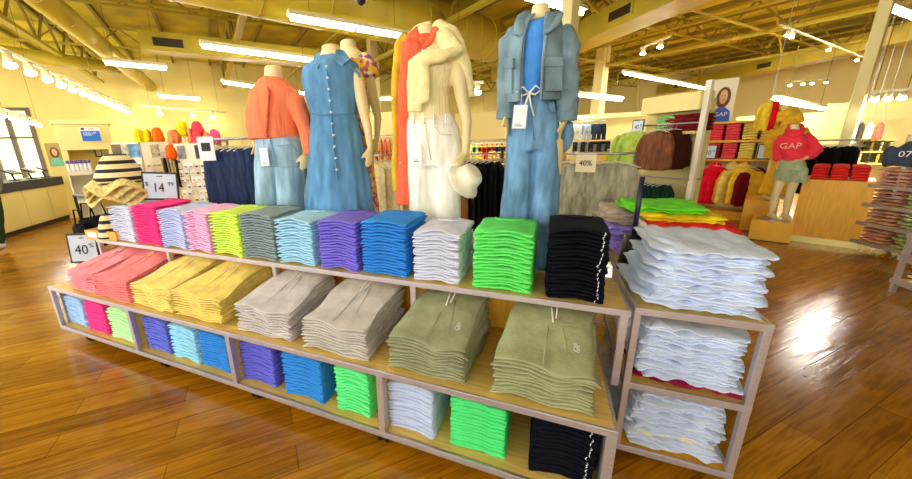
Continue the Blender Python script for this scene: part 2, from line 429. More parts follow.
wmat=cloth('white_knit',(212,226,255),.03); creamk=cloth('cream_knit',(240,232,196),.05)
msm=[messy_mesh(.42,.42,.020,11.3+k*4.7) for k in range(6)]
maroon=cloth('maroon_knit',(150,30,70),.1)
def pile(x,y,z,n,pitch,nm,where,lean=(0,0),m_=None,sw=1,taper=0,grp=None,mats=None):
    for i in range(n):
        mm=m_; nn=nm
        if mats and i in mats: nn,mm=mats[i]
        o=link('folded_sweater',msm[(i*5+n)%6],mm,None,(x+lean[0]*i/n+random.uniform(-.02,.02),y+random.uniform(-.014,.014)+lean[1]*i/n,z+i*pitch),random.uniform(-.07,.07),True)
        s=sw*(1-taper*i/n)*random.uniform(.95,1.03); o.scale=(s,1,1)
        tag(o,'folded %s garment, %s %s'%(nn,ordn(n-1-i,n),where),'sweater',grp)
pile(.585,1.59,.806,22,.0110,'white','on top of the end rack',(.035,.02),wmat,.94,.14,'white garments on top of the end rack')
pile(.59,1.60,.446,21,.0122,'white','on the middle level of end rack',(.0,.02),wmat,.92,.05,'white garments on the middle level',{0:('maroon',maroon),1:('maroon',maroon)})
pile(.59,1.60,.106,21,.0122,'white','on the bottom level of end rack',(.0,.02),wmat,.90,.08,'white garments on the bottom level',{5:('cream',creamk)})
# ================================================================ mannequins
def S(Y, y, xl, xr, ry, dy=0.0, r=None):
    A=ony(xl,y,Y+dy); B=ony(xr,y,Y+dy)
    return ((A.x+B.x)/2, Y+dy, (A.z+B.z)/2, abs(B.x-A.x)/2, ry)
def PT(Y,x,y,dy=0.0): return ony(x,y,Y+dy)
def rel(mb, org):
    bmesh.ops.translate(mb.bm, verts=mb.bm.verts, vec=-Vector(org)); return mb
def hand(mb, wrist, d, side, s=1.0, curl=.35):
    """wrist: point, d: finger direction, side: thumb direction; palm + 5 fingers"""
    wrist=Vector(wrist); d=Vector(d).normalized(); side=Vector(side); side=(side-d*side.dot(d)).normalized(); nrm=d.cross(side).normalized()
    palm=[wrist, wrist+d*.03*s, wrist+d*.06*s, wrist+d*.085*s]
    mb.tube(palm,[.021*s,.030*s,.037*s,.035*s],12,ry=[.019*s,.016*s,.014*s,.012*s],up=nrm)
    for k,(o,l) in enumerate(((.026,.068),(.009,.078),(-.009,.073),(-.026,.056))):
        b=wrist+d*.072*s+side*o*s
        p1=b+d*l*.45*s+side*o*.12*s; p2=b+d*l*.8*s*(1-.1*curl)+nrm*curl*l*.28*s; p3=b+d*l*.98*s*(1-.3*curl)+nrm*curl*l*.62*s
        mb.tube([b,p1,p2,p3],[.0098*s,.0092*s,.0082*s,.006*s],8)
    b=wrist+d*.02*s+side*.020*s
    mb.tube([b,b+d*.028*s+side*.026*s+nrm*.006*s,b+d*.055*s+side*.036*s+nrm*.016*s,b+d*.072*s+side*.036*s+nrm*.022*s],[.013*s,.0115*s,.010*s,.007*s],8)
def base_plate(root,org,x,y,z):
    mb=MB().cyl((x-org[0],y-org[1],z-org[2]),.17,.012,32); mb.build('base_plate',chrome,root)
    mb=MB().tube([(x-org[0]+.05,y-org[1]+.02,z-org[2]+.01),(x-org[0]+.05,y-org[1]+.02,z-org[2]+.25)],.008,8); mb.build('support_rod',chrome,root)
def leg_pair(mb, hips, kneeL, footL, kneeR, footR, s=1.0):
    for h,k,f in ((hips[0],kneeL,footL),(hips[1],kneeR,footR)):
        h=Vector(h);k=Vector(k);f=Vector(f)
        mb.tube([h+Vector((0,0,.05)),h,h.lerp(k,.5),k,k.lerp(f,.3),k.lerp(f,.75),f+Vector((0,0,.05)),f+Vector((0,0,.02))],[.062*s,.066*s,.06*s,.046*s,.05*s,.034*s,.030*s,.032*s],16)
        toe=f+Vector((0,-.17,.0)) 
        mb.tube([f+Vector((0,.05,.03)),f+Vector((0,0,.035)),f+Vector((0,-.09,.028)),f+Vector((0,-.15,.018)),f+Vector((0,-.18,.012))],[.026,.034,.040,.038,.02],12,ry=[.028,.034,.024,.016,.01])
tagc=white_card
def price_tag(root,org,p,w,h,tilt=0):
    mb=MB(); M_=Matrix.Translation(Vector(p)-Vector(org))@Matrix.Rotation(tilt,4,'Y')
    mb.box(-w/2,w/2,-.001,.001,-h,0,M_); o=mb.build('price_tag',tagc,root); o['label']='white hanging price tag'
    mb=MB(); mb.box(-w*.3,w*.25,-.0022,-.0012,-h*.9,-h*.87,M_); mb.box(-w*.3,w*.1,-.0022,-.0012,-h*.82,-h*.80,M_); mb.build('tag_print',dark_print,o)
    mb=MB().tube([Vector(p)-Vector(org),Vector(p)-Vector(org)+Vector((0,.0,.05))],.0012,5); mb.build('tag_string',white_card,o)
Z0=.472
# ---------- denim mannequin
YD=2.05
org=(-.05,YD,Z0); m4=empty('mannequin',org,0,'headless mannequin in open denim jacket, blue tee and wide blue jeans','mannequin')
mb=MB(); mb.loft([S(YD,140,518,554,.07),S(YD,115,518,553,.08),S(YD,90,520,546,.08),S(YD,60,518,556,.09),S(YD,40,516,560,.09),S(YD,27,518,558,.08),S(YD,21,528,553,.06),S(YD,14,531,550,.05),S(YD,5,532,549,.048)])
hp=PT(YD,525,150); hq=PT(YD,550,150)
leg_pair(mb,(hp,hq),(hp.x,YD,.95),(hp.x,YD,Z0+.01),(hq.x,YD,.95),(hq.x,YD,Z0+.01))
wl=PT(YD,506,112,-.05); wr=PT(YD,566,117,.0)
mb.tube([PT(YD,522,36),PT(YD,512,46,-.01),PT(YD,507,75,-.03),wl],[.03,.034,.032,.022],12)
mb.tube([PT(YD,553,36),PT(YD,563,46),PT(YD,567,75),wr],[.03,.034,.032,.022],12)
hand(mb,wl,(0.15,-.15,-1),(0,-1,0),.95); hand(mb,wr,(-.3,.1,-1),(0,-1,0),.95)
link('body',remesh(rel(mb,org),'body',.010),skin,m4)
denim=mat('denim_light_blue',(112,158,198),rough=.85,var=.16,vscale=5,stretch=(5,5,1.2),bump=.3,bscale=160,spec=.15)
denim_j=mat('denim_jacket',(128,156,170),rough=.85,var=.12,vscale=9,bump=.3,bscale=160,spec=.15)
bluetee=cloth('blue_tee',(84,160,248),.04)
def jeans(Y, top, hip, crotch, legL, legR, ry, zend, m_, root, org, name='jeans', seed=0, amp=.012, flare=1.0):
    """legL: list of (y,xl,xr) sections, extrapolated to zend"""
    mb=MB(); mb.loft([S(Y,*top,ry*.86)]+[S(Y,*h,ry) for h in hip]+[S(Y,*crotch,ry*.95)])
    for lg in (legL,legR):
        q=[S(Y,*l,ry*.86) for l in lg]; a=q[-2];b=q[-1]
        q.append((b[0]+(b[0]-a[0])*.2,Y,zend,b[3]*flare,b[4]*flare)); 
        t0=q[0]; q.insert(0,(t0[0],Y,t0[2]+.06,t0[3]*.9,t0[4]*.9)); mb.loft(q)
    o=link(name,remesh(rel(mb,org),name,.010,folds(amp,13,2.2,seed),3),m_,root); return o
j=jeans(YD,(93,513,549),[(105,511,556),(125,508,561)],(150,506,561),[(150,506,535),(180,504,533),(216,500,531)],[(150,533,561),(180,532,560),(216,530,558)],.115,Z0+.03,denim,m4,org,seed=3,flare=1.12)
def stitch(root,org,pts,m_,r=.003,name='seam'):
    mb=MB().tube([Vector(p)-Vector(org) for p in pts],r,6); return mb.build(name,m_,root,True)
stitch(j,org,[PT(YD,531,95,-.105),PT(YD,532,120,-.125),PT(YD,534,140,-.115)],mat('denim_dark',(92,138,180),rough=.9),.003)
dk=MATS['denim_dark']
stitch(j,org,[PT(YD,514,101,-.09),PT(YD,517,108,-.10),PT(YD,512,113,-.10)],dk); stitch(j,org,[PT(YD,549,101,-.09),PT(YD,548,108,-.105),PT(YD,554,114,-.09)],dk)
# waistband and bow
mb=MB().loft([S(YD,97,511,550,.108),S(YD,91,512,550,.104)],cap=False); link('waistband',remesh(rel(MB().loft([S(YD,98,511,551,.112),S(YD,91,512,550,.108)]),org),'waistband',.008),denim,j)
mb=MB(); c=PT(YD,529,93,-.135)
for s in(-1,1): mb.tube([c,c+Vector((s*.03,-.01,.03)),c+Vector((s*.055,-.01,.01)),c+Vector((s*.03,-.008,-.01)),c],.0045,6); mb.tube([c,c+Vector((s*.012,-.01,-.05)),c+Vector((s*.03,-.005,-.11))],.0045,6)
rel(mb,org); mb.build('drawstring_bow',cord,j,True)
# tee
tee=link('blue_tee',remesh(rel(MB().loft([S(YD,95,513,549,.112),S(YD,85,511,551,.120),S(YD,60,512,556,.125),S(YD,40,514,560,.125),S(YD,27,520,560,.10),S(YD,20.5,528,555,.068)]),org),'blue_tee',.009,folds(.008,9,4,5)),bluetee,m4)
# jacket: open front shell with collar, sleeves
def jshell(secs,a0,a1,seed=0,amp=.008,thick=.008):
    mb=MB(); mb.loft(secs,n=40,cap=False,a0=a0,a1=a1); rel(mb,org); return shell(mb,'jacket',thick,folds(amp,10,5,seed))
js=[S(YD,104,504,561,.15),S(YD,90,504,563,.152),S(YD,60,506,564,.15),S(YD,40,507,564,.145),S(YD,29,511,562,.125),S(YD,21,520,560,.10),S(YD,17,527,555,.075)]
# front (camera) is at angle -PI/2 ; opening from about -110deg to -62deg
jk=link('denim_jacket',jshell(js,R(-72),R(-72+360-34),2),denim_j,m4)
for k,(sx,pts,rr) in enumerate(((0,[PT(YD,518,31),PT(YD,511,45,-.01),PT(YD,507,75,-.03),PT(YD,506,104,-.05),PT(YD,505,117,-.05)],[.052,.058,.051,.045,.042]),
     (1,[PT(YD,557,31),PT(YD,564,45),PT(YD,567,75),PT(YD,567,104,.0),PT(YD,566,119,.0)],[.055,.062,.058,.052,.048]))):
    mb=MB().tube(pts,rr,18); rel(mb,org); s_=link('sleeve',remesh(mb,'sleeve',.010,folds(.014,14,12,k*9)),denim_j,jk)
    p=pts[-1]; q=pts[-2]; d=(p-q).normalized()
    mb=MB().tube([p-d*.035,p+d*.01],[rr[-1]*1.1]*2,18); rel(mb,org); link('cuff',mb.mesh('cuff',True,.003),denim_j,s_)
# collar halves
for pts in ([PT(YD,551,14,.02),PT(YD,556,18,-.05),PT(YD,553,27,-.12),PT(YD,546,33,-.15)],[PT(YD,530,13,.02),PT(YD,524,18,-.05),PT(YD,521,27,-.12),PT(YD,517,35,-.15)]):
    mb=MB().tube(pts,[.03,.036,.036,.016],10,ry=[.012,.014,.014,.008]); rel(mb,org); mb.build('collar',denim_j,jk,True)
def patch(root,org,pts,m_,name='pocket',th=.008,off=-.0):
    f_=[Vector(p)-Vector(org) for p in pts]; mb=MB(); n=(f_[1]-f_[0]).cross(f_[-1]-f_[0]).normalized()
    if n.y>0: n=-n
    g=[p-n*th for p in f_]; fv=[mb.bm.verts.new(p+n*.004) for p in f_]; gv=[mb.bm.verts.new(p) for p in g]
    mb.bm.faces.new(fv); mb.bm.faces.new(gv[::-1])
    for i in range(len(fv)): mb.bm.faces.new((fv[(i+1)%len(fv)],fv[i],gv[i],gv[(i+1)%len(fv)]))
    return mb.build(name,m_,root,False,.002)
pk=patch(jk,org,[PT(YD,545,64,-.15),PT(YD,562,63,-.105),PT(YD,562,91,-.105),PT(YD,545,91,-.15)],denim_j,th=.03)
patch(pk,org,[PT(YD,544,57,-.155),PT(YD,563,57,-.105),PT(YD,563,67,-.11),PT(YD,544,67,-.16)],denim_j,'pocket_flap',.03)
pk=patch(jk,org,[PT(YD,505,66,-.10),PT(YD,512,66,-.135),PT(YD,512,94,-.135),PT(YD,505,94,-.10)],denim_j,th=.03)
patch(pk,org,[PT(YD,504,58,-.10),PT(YD,513,58,-.14),PT(YD,513,68,-.145),PT(YD,504,68,-.105)],denim_j,'pocket_flap',.03)
stitch(jk,org,[PT(YD,519,99,-.157),PT(YD,520,60,-.16),PT(YD,523,36,-.155)],denim_j,.008,'placket'); stitch(jk,org,[PT(YD,541,99,-.16),PT(YD,543,60,-.16),PT(YD,546,36,-.15)],denim_j,.008,'placket')
price_tag(m4,org,PT(YD,521,105,-.18),.064,.11,.05)
base_plate(m4,org,-.05,YD,Z0)
# denim tote hanging by its side
tb_=empty('denim_tote',PT(YD,566,152),0,'blue denim cloth bag hanging beside the denim jacket mannequin','bag')
o0=tb_.location.copy(); mb=MB().loft([S(YD,154,559,562,.02,.06),S(YD,148,559,570,.04,.06),S(YD,135,561,574,.05,.06),S(YD,122,564,573,.035,.06)]); link('bag_body',remesh(rel(mb,o0),'bag_body',.008,folds(.006,18,6,2)),denim,tb_)
mb=MB().tube([PT(YD,565,124,.06),PT(YD,568,117,.06),PT(YD,571,124,.06)],.006,8); rel(mb,o0); mb.build('handle',denim,tb_,True)
# ---------- cream/white jeans mannequin
YB_=2.05; org=(-.68,YB_,Z0)
m3=empty('mannequin',org,0,'headless mannequin in white jeans, cream tank and tied pale yellow sweater','mannequin')
mb=MB(); mb.loft([S(YB_,142,418,453,.08),S(YB_,120,413,447,.09),S(YB_,95,411,449,.10),S(YB_,70,405,455,.12),S(YB_,52,404,460,.105),S(YB_,42,414,450,.08),S(YB_,36,418,436,.055),S(YB_,26,418,433,.048)])
hp=PT(YB_,422,155); hq=PT(YB_,449,155); leg_pair(mb,(hp,hq),(hp.x,YB_,.95),(hp.x,YB_,Z0+.01),(hq.x,YB_,.95),(hq.x,YB_,Z0+.01))
wr=PT(YB_,465,152,-.02); mb.tube([PT(YB_,448,52),PT(YB_,457,62),PT(YB_,461,95),PT(YB_,467,122,-.01),wr],[.055,.048,.038,.03,.021],14)
hand(mb,wr,(-.35,-.2,-1),(-.3,-1,.1),1.0,.6)
wl=PT(YB_,405,150,.0); mb.tube([PT(YB_,412,52),PT(YB_,405,65),PT(YB_,403,100),wl],[.05,.042,.034,.02],14); hand(mb,wl,(0,-.1,-1),(.2,-1,0),1.0,.3)
link('body',remesh(rel(mb,org),'body',.009),skin,m3)
whited=mat('white_denim',(254,250,238),rough=.85,var=.05,vscale=7,stretch=(5,5,1.3),bump=.25,bscale=140,spec=.15)
j=jeans(YB_,(117,408,452),[(132,408,459),(150,408,463)],(165,409,463),[(165,409,436),(190,410,434),(216,411,434)],[(165,434,463),(190,434,462),(216,435,461)],.12,Z0+.03,whited,m3,org,'jeans',7,.010,1.05)
seamw=mat('white_seam',(236,228,206),rough=.9)
stitch(j,org,[PT(YB_,425,122,-.115),PT(YB_,427,140,-.13),PT(YB_,431,160,-.12)],seamw); stitch(j,org,[PT(YB_,434,126,-.115),PT(YB_,440,134,-.11),PT(YB_,452,135,-.08)],seamw); stitch(j,org,[PT(YB_,411,126,-.09),PT(YB_,416,133,-.11),PT(YB_,410,137,-.08)],seamw)
link('waistband',remesh(rel(MB().loft([S(YB_,122,406.5,454,.108),S(YB_,115,407,452,.104)]),org),'waistband',.008),whited,j)
for x in(414,424,434,446): rel(MB().tube([PT(YB_,x,114,-.112),PT(YB_,x,124,-.122)],.006,6),org).build('belt_loop',whited,j,True)
rib=mat('cream_rib_knit',(250,238,186),rough=.9,bump=.9,bscale=28,stretch=(3,3,.05),spec=.1)
def ribf(th,t): return 1+.012*math.sin(th*46)
link('knit_tank',remesh(rel(MB().loft([S(YB_,120,409,450,.112),S(YB_,108,408,449,.112),S(YB_,92,410,449,.112),S(YB_,72,406,455,.135),S(YB_,58,408,453,.12),S(YB_,45,415,444,.09)],n=140,fold=ribf),org),'knit_tank',.006,folds(.006,6,8,1),1),rib,m3)
coral=cloth('coral_cloth',(252,112,80),.06,stretch=(4,4,1))
# coral collared shirt, open, showing left edge
mb=MB(); mb.tube([PT(YB_,418,36,-.05),PT(YB_,412,46,-.11),PT(YB_,407,70,-.10),PT(YB_,405,120,-.05),PT(YB_,404,170,-.03),PT(YB_,405,204,-.03)],[.04,.055,.045,.045,.05,.06],14,ry=[.02,.03,.03,.03,.04,.05])
cs=link('coral_shirt',remesh(rel(mb,org),'coral_shirt',.009,folds(.010,20,2,4)),coral,m3)
for pts,rr in (([PT(YB_,432,27,.01),PT(YB_,434,33,-.05),PT(YB_,428,43,-.10),PT(YB_,423,48,-.12)],[.02,.035,.03,.008]),([PT(YB_,420,27,.01),PT(YB_,414,34,-.05),PT(YB_,410,41,-.09),PT(YB_,408,46,-.11)],[.02,.035,.03,.008])):
    mb=MB().tube(pts,rr,10,ry=[.010]*4); rel(mb,org); mb.build('collar',coral,cs,True)
mb=MB().loft([S(YB_,62,412,440,.125,-.0),S(YB_,46,409,440,.105),S(YB_,36,414,438,.07)]); link('shirt_front',remesh(rel(mb,org),'shirt_front',.009,folds(.006,10,6,3)),coral,cs)
must=mat('mustard_cloth',(226,184,60),rough=.9,var=.1,vscale=10,spec=.1)
mb=MB().tube([PT(YB_,410,38,0),PT(YB_,401,46,0),PT(YB_,399,75,0),PT(YB_,398,110,.0),PT(YB_,399,150,.01),PT(YB_,399,190,.01)],[.05,.045,.04,.038,.035,.035],14,ry=[.05,.07,.07,.07,.07,.07]); tc=link('yellow_coat',remesh(rel(mb,org),'yellow_coat',.009,folds(.012,20,3,8)),must,m3)
for q in range(8): rel(MB().tube([PT(YB_,402.5,60+q*8,-.075),PT(YB_,402.5,60+q*8,-.082)],.009,10),org).build('coat_button',mat('mustard_button',(150,110,30),rough=.4),tc)
sw=cloth('pale_yellow_sweater',(252,238,176),.04,vscale=30,bump=.3,bscale=50)
mb=MB()
mb.tube([PT(YB_,436,28,.03),PT(YB_,447,38,.0),PT(YB_,455,50,-.02),PT(YB_,464,68,.01),PT(YB_,470,92,.04),PT(YB_,471,98,.04)],[.05,.075,.062,.042,.03,.026],16,ry=[.045,.05,.05,.04,.025,.02])
mb.tube([PT(YB_,440,36,-.03),PT(YB_,452,54,-.08),PT(YB_,440,56,-.13),PT(YB_,428,58,-.15),PT(YB_,420,62,-.155)],[.06,.07,.045,.04,.03],16,ry=[.05,.04,.035,.035,.03])
mb.tube([PT(YB_,424,56,-.15),PT(YB_,416,64,-.16),PT(YB_,415,85,-.155),PT(YB_,415,112,-.15)],[.035,.05,.05,.045],14,ry=[.025,.025,.022,.018])
mb.tube([PT(YB_,421,60,-.16),PT(YB_,424,75,-.165),PT(YB_,424,103,-.155)],[.035,.04,.035],14,ry=[.03,.025,.02])
mb.tube([PT(YB_,432,30,.05),PT(YB_,420,33,.04),PT(YB_,412,40,.04)],[.05,.05,.04],14)
link('tied_sweater',remesh(rel(mb,org),'tied_sweater',.008,folds(.005,12,4,6),3),sw,m3)
price_tag(m3,org,PT(YB_,416,143,-.15),.062,.118,-.02); base_plate(m3,org,-.66,YB_,Z0)
# hat/bag held in hand
ht=empty('bucket_hat',PT(YB_,468,185,-.06),0,'white and cream bucket hat held by the white jeans mannequin','hat'); o0=ht.location.copy()
Mh=Matrix.Translation(PT(YB_,469,177,-.08))@Matrix.Rotation(R(55),4,'Y')@Matrix.Rotation(R(15),4,'X')
mb=MB().loft([(0,0,-.055,.12,.12),(0,0,-.045,.115,.115),(0,0,-.015,.08,.08),(0,0,.04,.066,.066),(0,0,.055,.045,.045)],n=32,fold=lambda t,k:1+.05*math.sin(3*t)*(1-k)); mb.bm.transform(Mh); rel(mb,o0); link('crown',remesh(mb,'crown',.007),mat('hat_white',(244,236,214),rough=.8,var=.08),ht)
# ---------- dress mannequin
YR=2.05; org=(-1.33,YR,Z0)
m2=empty('mannequin',org,0,'headless mannequin in long sleeveless blue denim shirt dress','mannequin')
mb=MB(); mb.loft([S(YR,150,318,358,.11),S(YR,112,316,353,.10),S(YR,85,310,355,.12),S(YR,68,308,356,.11),S(YR,59,315,348,.08),S(YR,54,322,341,.055),S(YR,45,323,338,.048)])
hp=PT(YR,330,155); hq=PT(YR,350,155); leg_pair(mb,(hp,hq),(hp.x,YR,.95),(hp.x,YR,Z0+.01),(hq.x,YR,.95),(hq.x,YR,Z0+.01))
wr=PT(YR,370,148,.0); mb.tube([PT(YR,349,68),PT(YR,358,80),PT(YR,363,108),PT(YR,368,130),wr],[.05,.042,.036,.028,.019],14); hand(mb,wr,(-.05,-.15,-1),(-.4,-1,0),.9,.4)
wl=PT(YR,309,150,.06); mb.tube([PT(YR,316,68),PT(YR,310,85,.04),PT(YR,309,120,.07),wl],[.045,.038,.032,.019],14); hand(mb,wl,(.05,-.1,-1),(.4,-1,0),.9,.4)
link('body',remesh(rel(mb,org),'body',.009),skin,m2)
dress_m=mat('denim_dress',(98,152,198),rough=.85,var=.12,vscale=5,stretch=(4,4,1),bump=.3,bscale=160,spec=.15)
def dfold(th,t): return 1+ (.05*math.sin(th*9+1)+.03*math.sin(th*17))*max(0,(.62-t)/.62)
secs=[(lambda b:(b[0]+.02,b[1],Z0+.28,b[3]*1.1,b[4]*1.1))(S(YR,205,310,371,.20)),S(YR,205,310,371,.19),S(YR,180,311,368,.17),S(YR,150,312,363,.145),S(YR,128,313,359,.125),S(YR,113,313,355,.112),S(YR,98,308,358,.125),S(YR,80,304,358,.14),S(YR,67,305,357,.125),S(YR,60,313,347,.09),S(YR,56,321,342,.068)]
dr=link('denim_dress',remesh(rel(MB().loft(secs,n=72,fold=dfold),org),'denim_dress',.009,folds(.008,9,3,12),2),dress_m,m2)
patch(dr,org,[PT(YR,336,49,-.02),PT(YR,344,51,.02),PT(YR,350,59,-.05),PT(YR,343,65,-.12),PT(YR,334,59,-.10)],dress_m,'collar',.012)
patch(dr,org,[PT(YR,324,50,-.02),PT(YR,317,54,.0),PT(YR,310,65,-.09),PT(YR,317,68,-.14),PT(YR,323,59,-.10)],dress_m,'collar',.012)
stitch(dr,org,[PT(YR,325,60,-.09),PT(YR,327,75,-.145),PT(YR,330,98,-.135),PT(YR,331,113,-.12),PT(YR,332,128,-.132),PT(YR,334,150,-.15),PT(YR,338,180,-.18)],dress_m,.005,'placket')
bt=mat('pearl_button',(225,230,235),rough=.3)
for q in range(10):
    y=66+q*11.5; x=326+ (y-66)*.1; dy=-.125-.01-(.03 if y<100 else 0)*(1)-(max(0,y-125))*.0009
    p=PT(YR,x,y,dy-.012)-Vector(org); mb=MB().tube([p,p+Vector((0,.012,0))],.0065,10); mb.build('button',bt,dr)
for (x0,x1) in ((350,359),(304,310)): 
    stitch(dr,org,[PT(YR,x0,66,-.05),PT(YR,x1,74,-.03),PT(YR,x1+1 if x1>330 else x1-5,88,-.0)],dress_m,.009,'sleeve_cap')
stitch(dr,org,[PT(YR,312,114,-.09),PT(YR,322,115,-.125),PT(YR,345,114,-.125),PT(YR,355,113,-.08)],mat('dress_seam',(80,130,172),rough=.9),.004,'waist_seam')
base_plate(m2,org,-1.3,YR,Z0)
# ---------- coral mannequin
YC=2.05; org=(-1.83,YC,Z0)
m1=empty('mannequin',org,0,'headless mannequin in coral button cardigan and light wide jeans','mannequin')
mb=MB(); mb.loft([S(YC,155,264,293,.08),S(YC,132,262,288,.09),S(YC,110,260,290,.09),S(YC,92,259,293,.085),S(YC,83,263,285,.06),S(YC,78,266,281,.055),S(YC,66,266,280,.048)])
hp=PT(YC,268,165); hq=PT(YC,289,165); leg_pair(mb,(hp,hq),(hp.x,YC,.95),(hp.x,YC,Z0+.01),(hq.x,YC,.95),(hq.x,YC,Z0+.01))
wr=PT(YC,306,153,-.03); mb.tube([PT(YC,290,92),PT(YC,297,105),PT(YC,303,128),wr],[.045,.04,.034,.02],14); hand(mb,wr,(-.15,-.2,-1),(-.5,-1,0),.9,.5)
wl=PT(YC,255,145,.08); mb.tube([PT(YC,260,92),PT(YC,255,108,.03),PT(YC,254,130,.07),wl],[.045,.04,.034,.02],14); hand(mb,wl,(.1,-.1,-1),(.5,-1,0),.9,.5)
link('body',remesh(rel(mb,org),'body',.009),skin,m1)
ltj=mat('light_wash_denim',(160,196,222),rough=.85,var=.12,vscale=5,stretch=(5,5,1.2),bump=.3,bscale=150,spec=.15)
j=jeans(YC,(130,258,292),[(145,258,300)],(165,258,301),[(165,258,280),(205,259,279)],[(165,279,301),(205,281,302)],.115,Z0+.03,ltj,m1,org,'jeans',15,.010,1.05)
seamj=mat('light_denim_seam',(116,164,206),rough=.9)
stitch(j,org,[PT(YC,270,140,-.12),PT(YC,277,165,-.12)],seamj); stitch(j,org,[PT(YC,278,146,-.12),PT(YC,292,144,-.10),PT(YC,297,152,-.07)],seamj); stitch(j,org,[PT(YC,278,167,-.12),PT(YC,298,167,-.09)],seamj)
knit=mat('coral_rib_knit',(255,138,98),rough=.9,bump=.7,bscale=26,stretch=(3,3,.06),spec=.1,var=.05)
mb=MB().loft([S(YC,138,252,296,.14),S(YC,130,251,295,.145),S(YC,112,252,295,.14),S(YC,96,253,295,.125),S(YC,87,257,290,.105),S(YC,79,263,284,.085)],n=120,fold=lambda t,k:1+.012*math.sin(t*40))
mb.tube([PT(YC,289,93),PT(YC,299,108),PT(YC,305,130,-.01),PT(YC,309,150,-.03)],[.062,.06,.055,.045],20)
mb.tube([PT(YC,260,93),PT(YC,254,110,.03),PT(YC,253,135,.06)],[.06,.055,.05],20)
cd=link('coral_cardigan',remesh(rel(mb,org),'coral_cardigan',.007,folds(.012,11,5,21),2),knit,m1)
mb=MB().tube([PT(YC,309,147,-.03),PT(YC,310,155,-.035)],[.046,.044],18); rel(mb,org); mb.build('cuff',knit,cd,True)
stitch(cd,org,[PT(YC,267,82,-.08),PT(YC,269,96,-.135),PT(YC,267,115,-.145),PT(YC,266,137,-.145)],coral,.010,'placket')
for q in range(7):
    y=90+q*7.5; p=PT(YC,268-(q*.3),y,-.155 if q>0 else -.13)-Vector(org); mb=MB().tube([p,p+Vector((0,.01,0))],.007,10); mb.build('button',mat('brown_button',(206,96,66),rough=.4),cd)
price_tag(m1,org,PT(YC,263,148,-.15),.075,.125,-.02); base_plate(m1,org,-1.8,YC,Z0)
# ---------- floral mannequin behind dress
YFm=2.35; org=(-1.42,YFm,Z0)
m5=empty('mannequin',org,0,'headless mannequin in yellow floral short sleeve dress behind the denim dress','mannequin')
mb=MB(); mb.loft([S(YFm,160,338,372,.11),S(YFm,112,340,368,.10),S(YFm,80,336,370,.12),S(YFm,62,336,368,.11),S(YFm,54,340,362,.08),S(YFm,49,341,356,.055),S(YFm,40,341,354,.048)])
hp=PT(YFm,347,160); hq=PT(YFm,363,160); leg_pair(mb,(hp,hq),(hp.x,YFm,.95),(hp.x,YFm,Z0+.01),(hq.x,YFm,.95),(hq.x,YFm,Z0+.01))
wr=PT(YFm,377,138,.0); mb.tube([PT(YFm,362,62),PT(YFm,368,75),PT(YFm,374,100),PT(YFm,378,118),wr],[.05,.044,.036,.028,.019],14); hand(mb,wr,(-.3,-.2,-1),(-.4,-1,0),.9,.4)
link('body',remesh(rel(mb,org),'body',.010),skin,m5)
FM=bpy.data.materials.new('floral_print'); FM.use_nodes=True; nt=FM.node_tree; b=nt.nodes['Principled BSDF']; b.inputs['Roughness'].default_value=.9
tc=nt.nodes.new('ShaderNodeTexCoord'); vo=nt.nodes.new('ShaderNodeTexVoronoi'); vo.inputs['Scale'].default_value=40; cr=nt.nodes.new('ShaderNodeValToRGB'); cr.color_ramp.interpolation='CONSTANT'
e=cr.color_ramp.elements; e[0].color=L((250,206,70)); e[1].position=.4; e[1].color=L((214,90,140))
for p,c in((.55,(250,236,200)),(.68,(240,130,60)),(.8,(250,206,70)),(.92,(150,90,170))): q=e.new(p); q.color=L(c)
sp=nt.nodes.new('ShaderNodeSeparateColor'); nt.links.new(tc.outputs['Object'],vo.inputs['Vector']); nt.links.new(vo.outputs['Color'],sp.inputs[0]); nt.links.new(sp.outputs[0],cr.inputs[0]); nt.links.new(cr.outputs[0],b.inputs['Base Color'])
mb=MB().loft([(lambda b:(b[0],b[1],Z0+.3,b[3],b[4]))(S(YFm,205,336,378,.18)),S(YFm,200,336,376,.17),S(YFm,150,338,371,.13),S(YFm,112,339,368,.115),S(YFm,80,335,371,.135),S(YFm,64,335,369,.12),S(YFm,55,340,361,.085)],n=60,fold=lambda t,k:1+.05*math.sin(t*9)*max(0,.5-k))
mb.tube([PT(YFm,361,58),PT(YFm,368,68),PT(YFm,371,78)],[.06,.068,.07],16)
fd=link('floral_dress',remesh(rel(mb,org),'floral_dress',.010,folds(.008,10,4,31)),FM,m5); base_plate(m5,org,-1.42,YFm,Z0)
# ================================================================ room
UA=R(52); u=Vector((math.cos(UA),math.sin(UA),0)); v=Vector((-u.y,u.x,0))     # building axes: u runs away to the right, v away to the left
def struct(o): o['kind']='structure'; return o
# room in (u,v) frame: wall_left is parallel to u
Wl=Vector((-13.31,10.38,0)).dot(v); HCEIL=4.9
Uf=24.0; Un=-9.0; Vr=-14.0
def P(a,b,z=0): q=u*a+v*b; return Vector((q.x,q.y,z))
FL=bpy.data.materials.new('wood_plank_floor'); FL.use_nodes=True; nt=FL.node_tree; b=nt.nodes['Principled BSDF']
tc=nt.nodes.new('ShaderNodeTexCoord'); mp=nt.nodes.new('ShaderNodeMapping'); mp.inputs['Rotation'].default_value=(0,0,-R(46))
nt.links.new(tc.outputs['Object'],mp.inputs['Vector'])
br=nt.nodes.new('ShaderNodeTexBrick'); br.inputs['Scale'].default_value=1; br.inputs['Brick Width'].default_value=1.2; br.inputs['Row Height'].default_value=.155; br.inputs['Mortar Size'].default_value=.0018
br.inputs['Color1'].default_value=L((200,142,24)); br.inputs['Color2'].default_value=L((160,106,16)); br.inputs['Mortar'].default_value=L((112,66,16)); br.inputs['Bias'].default_value=0.0
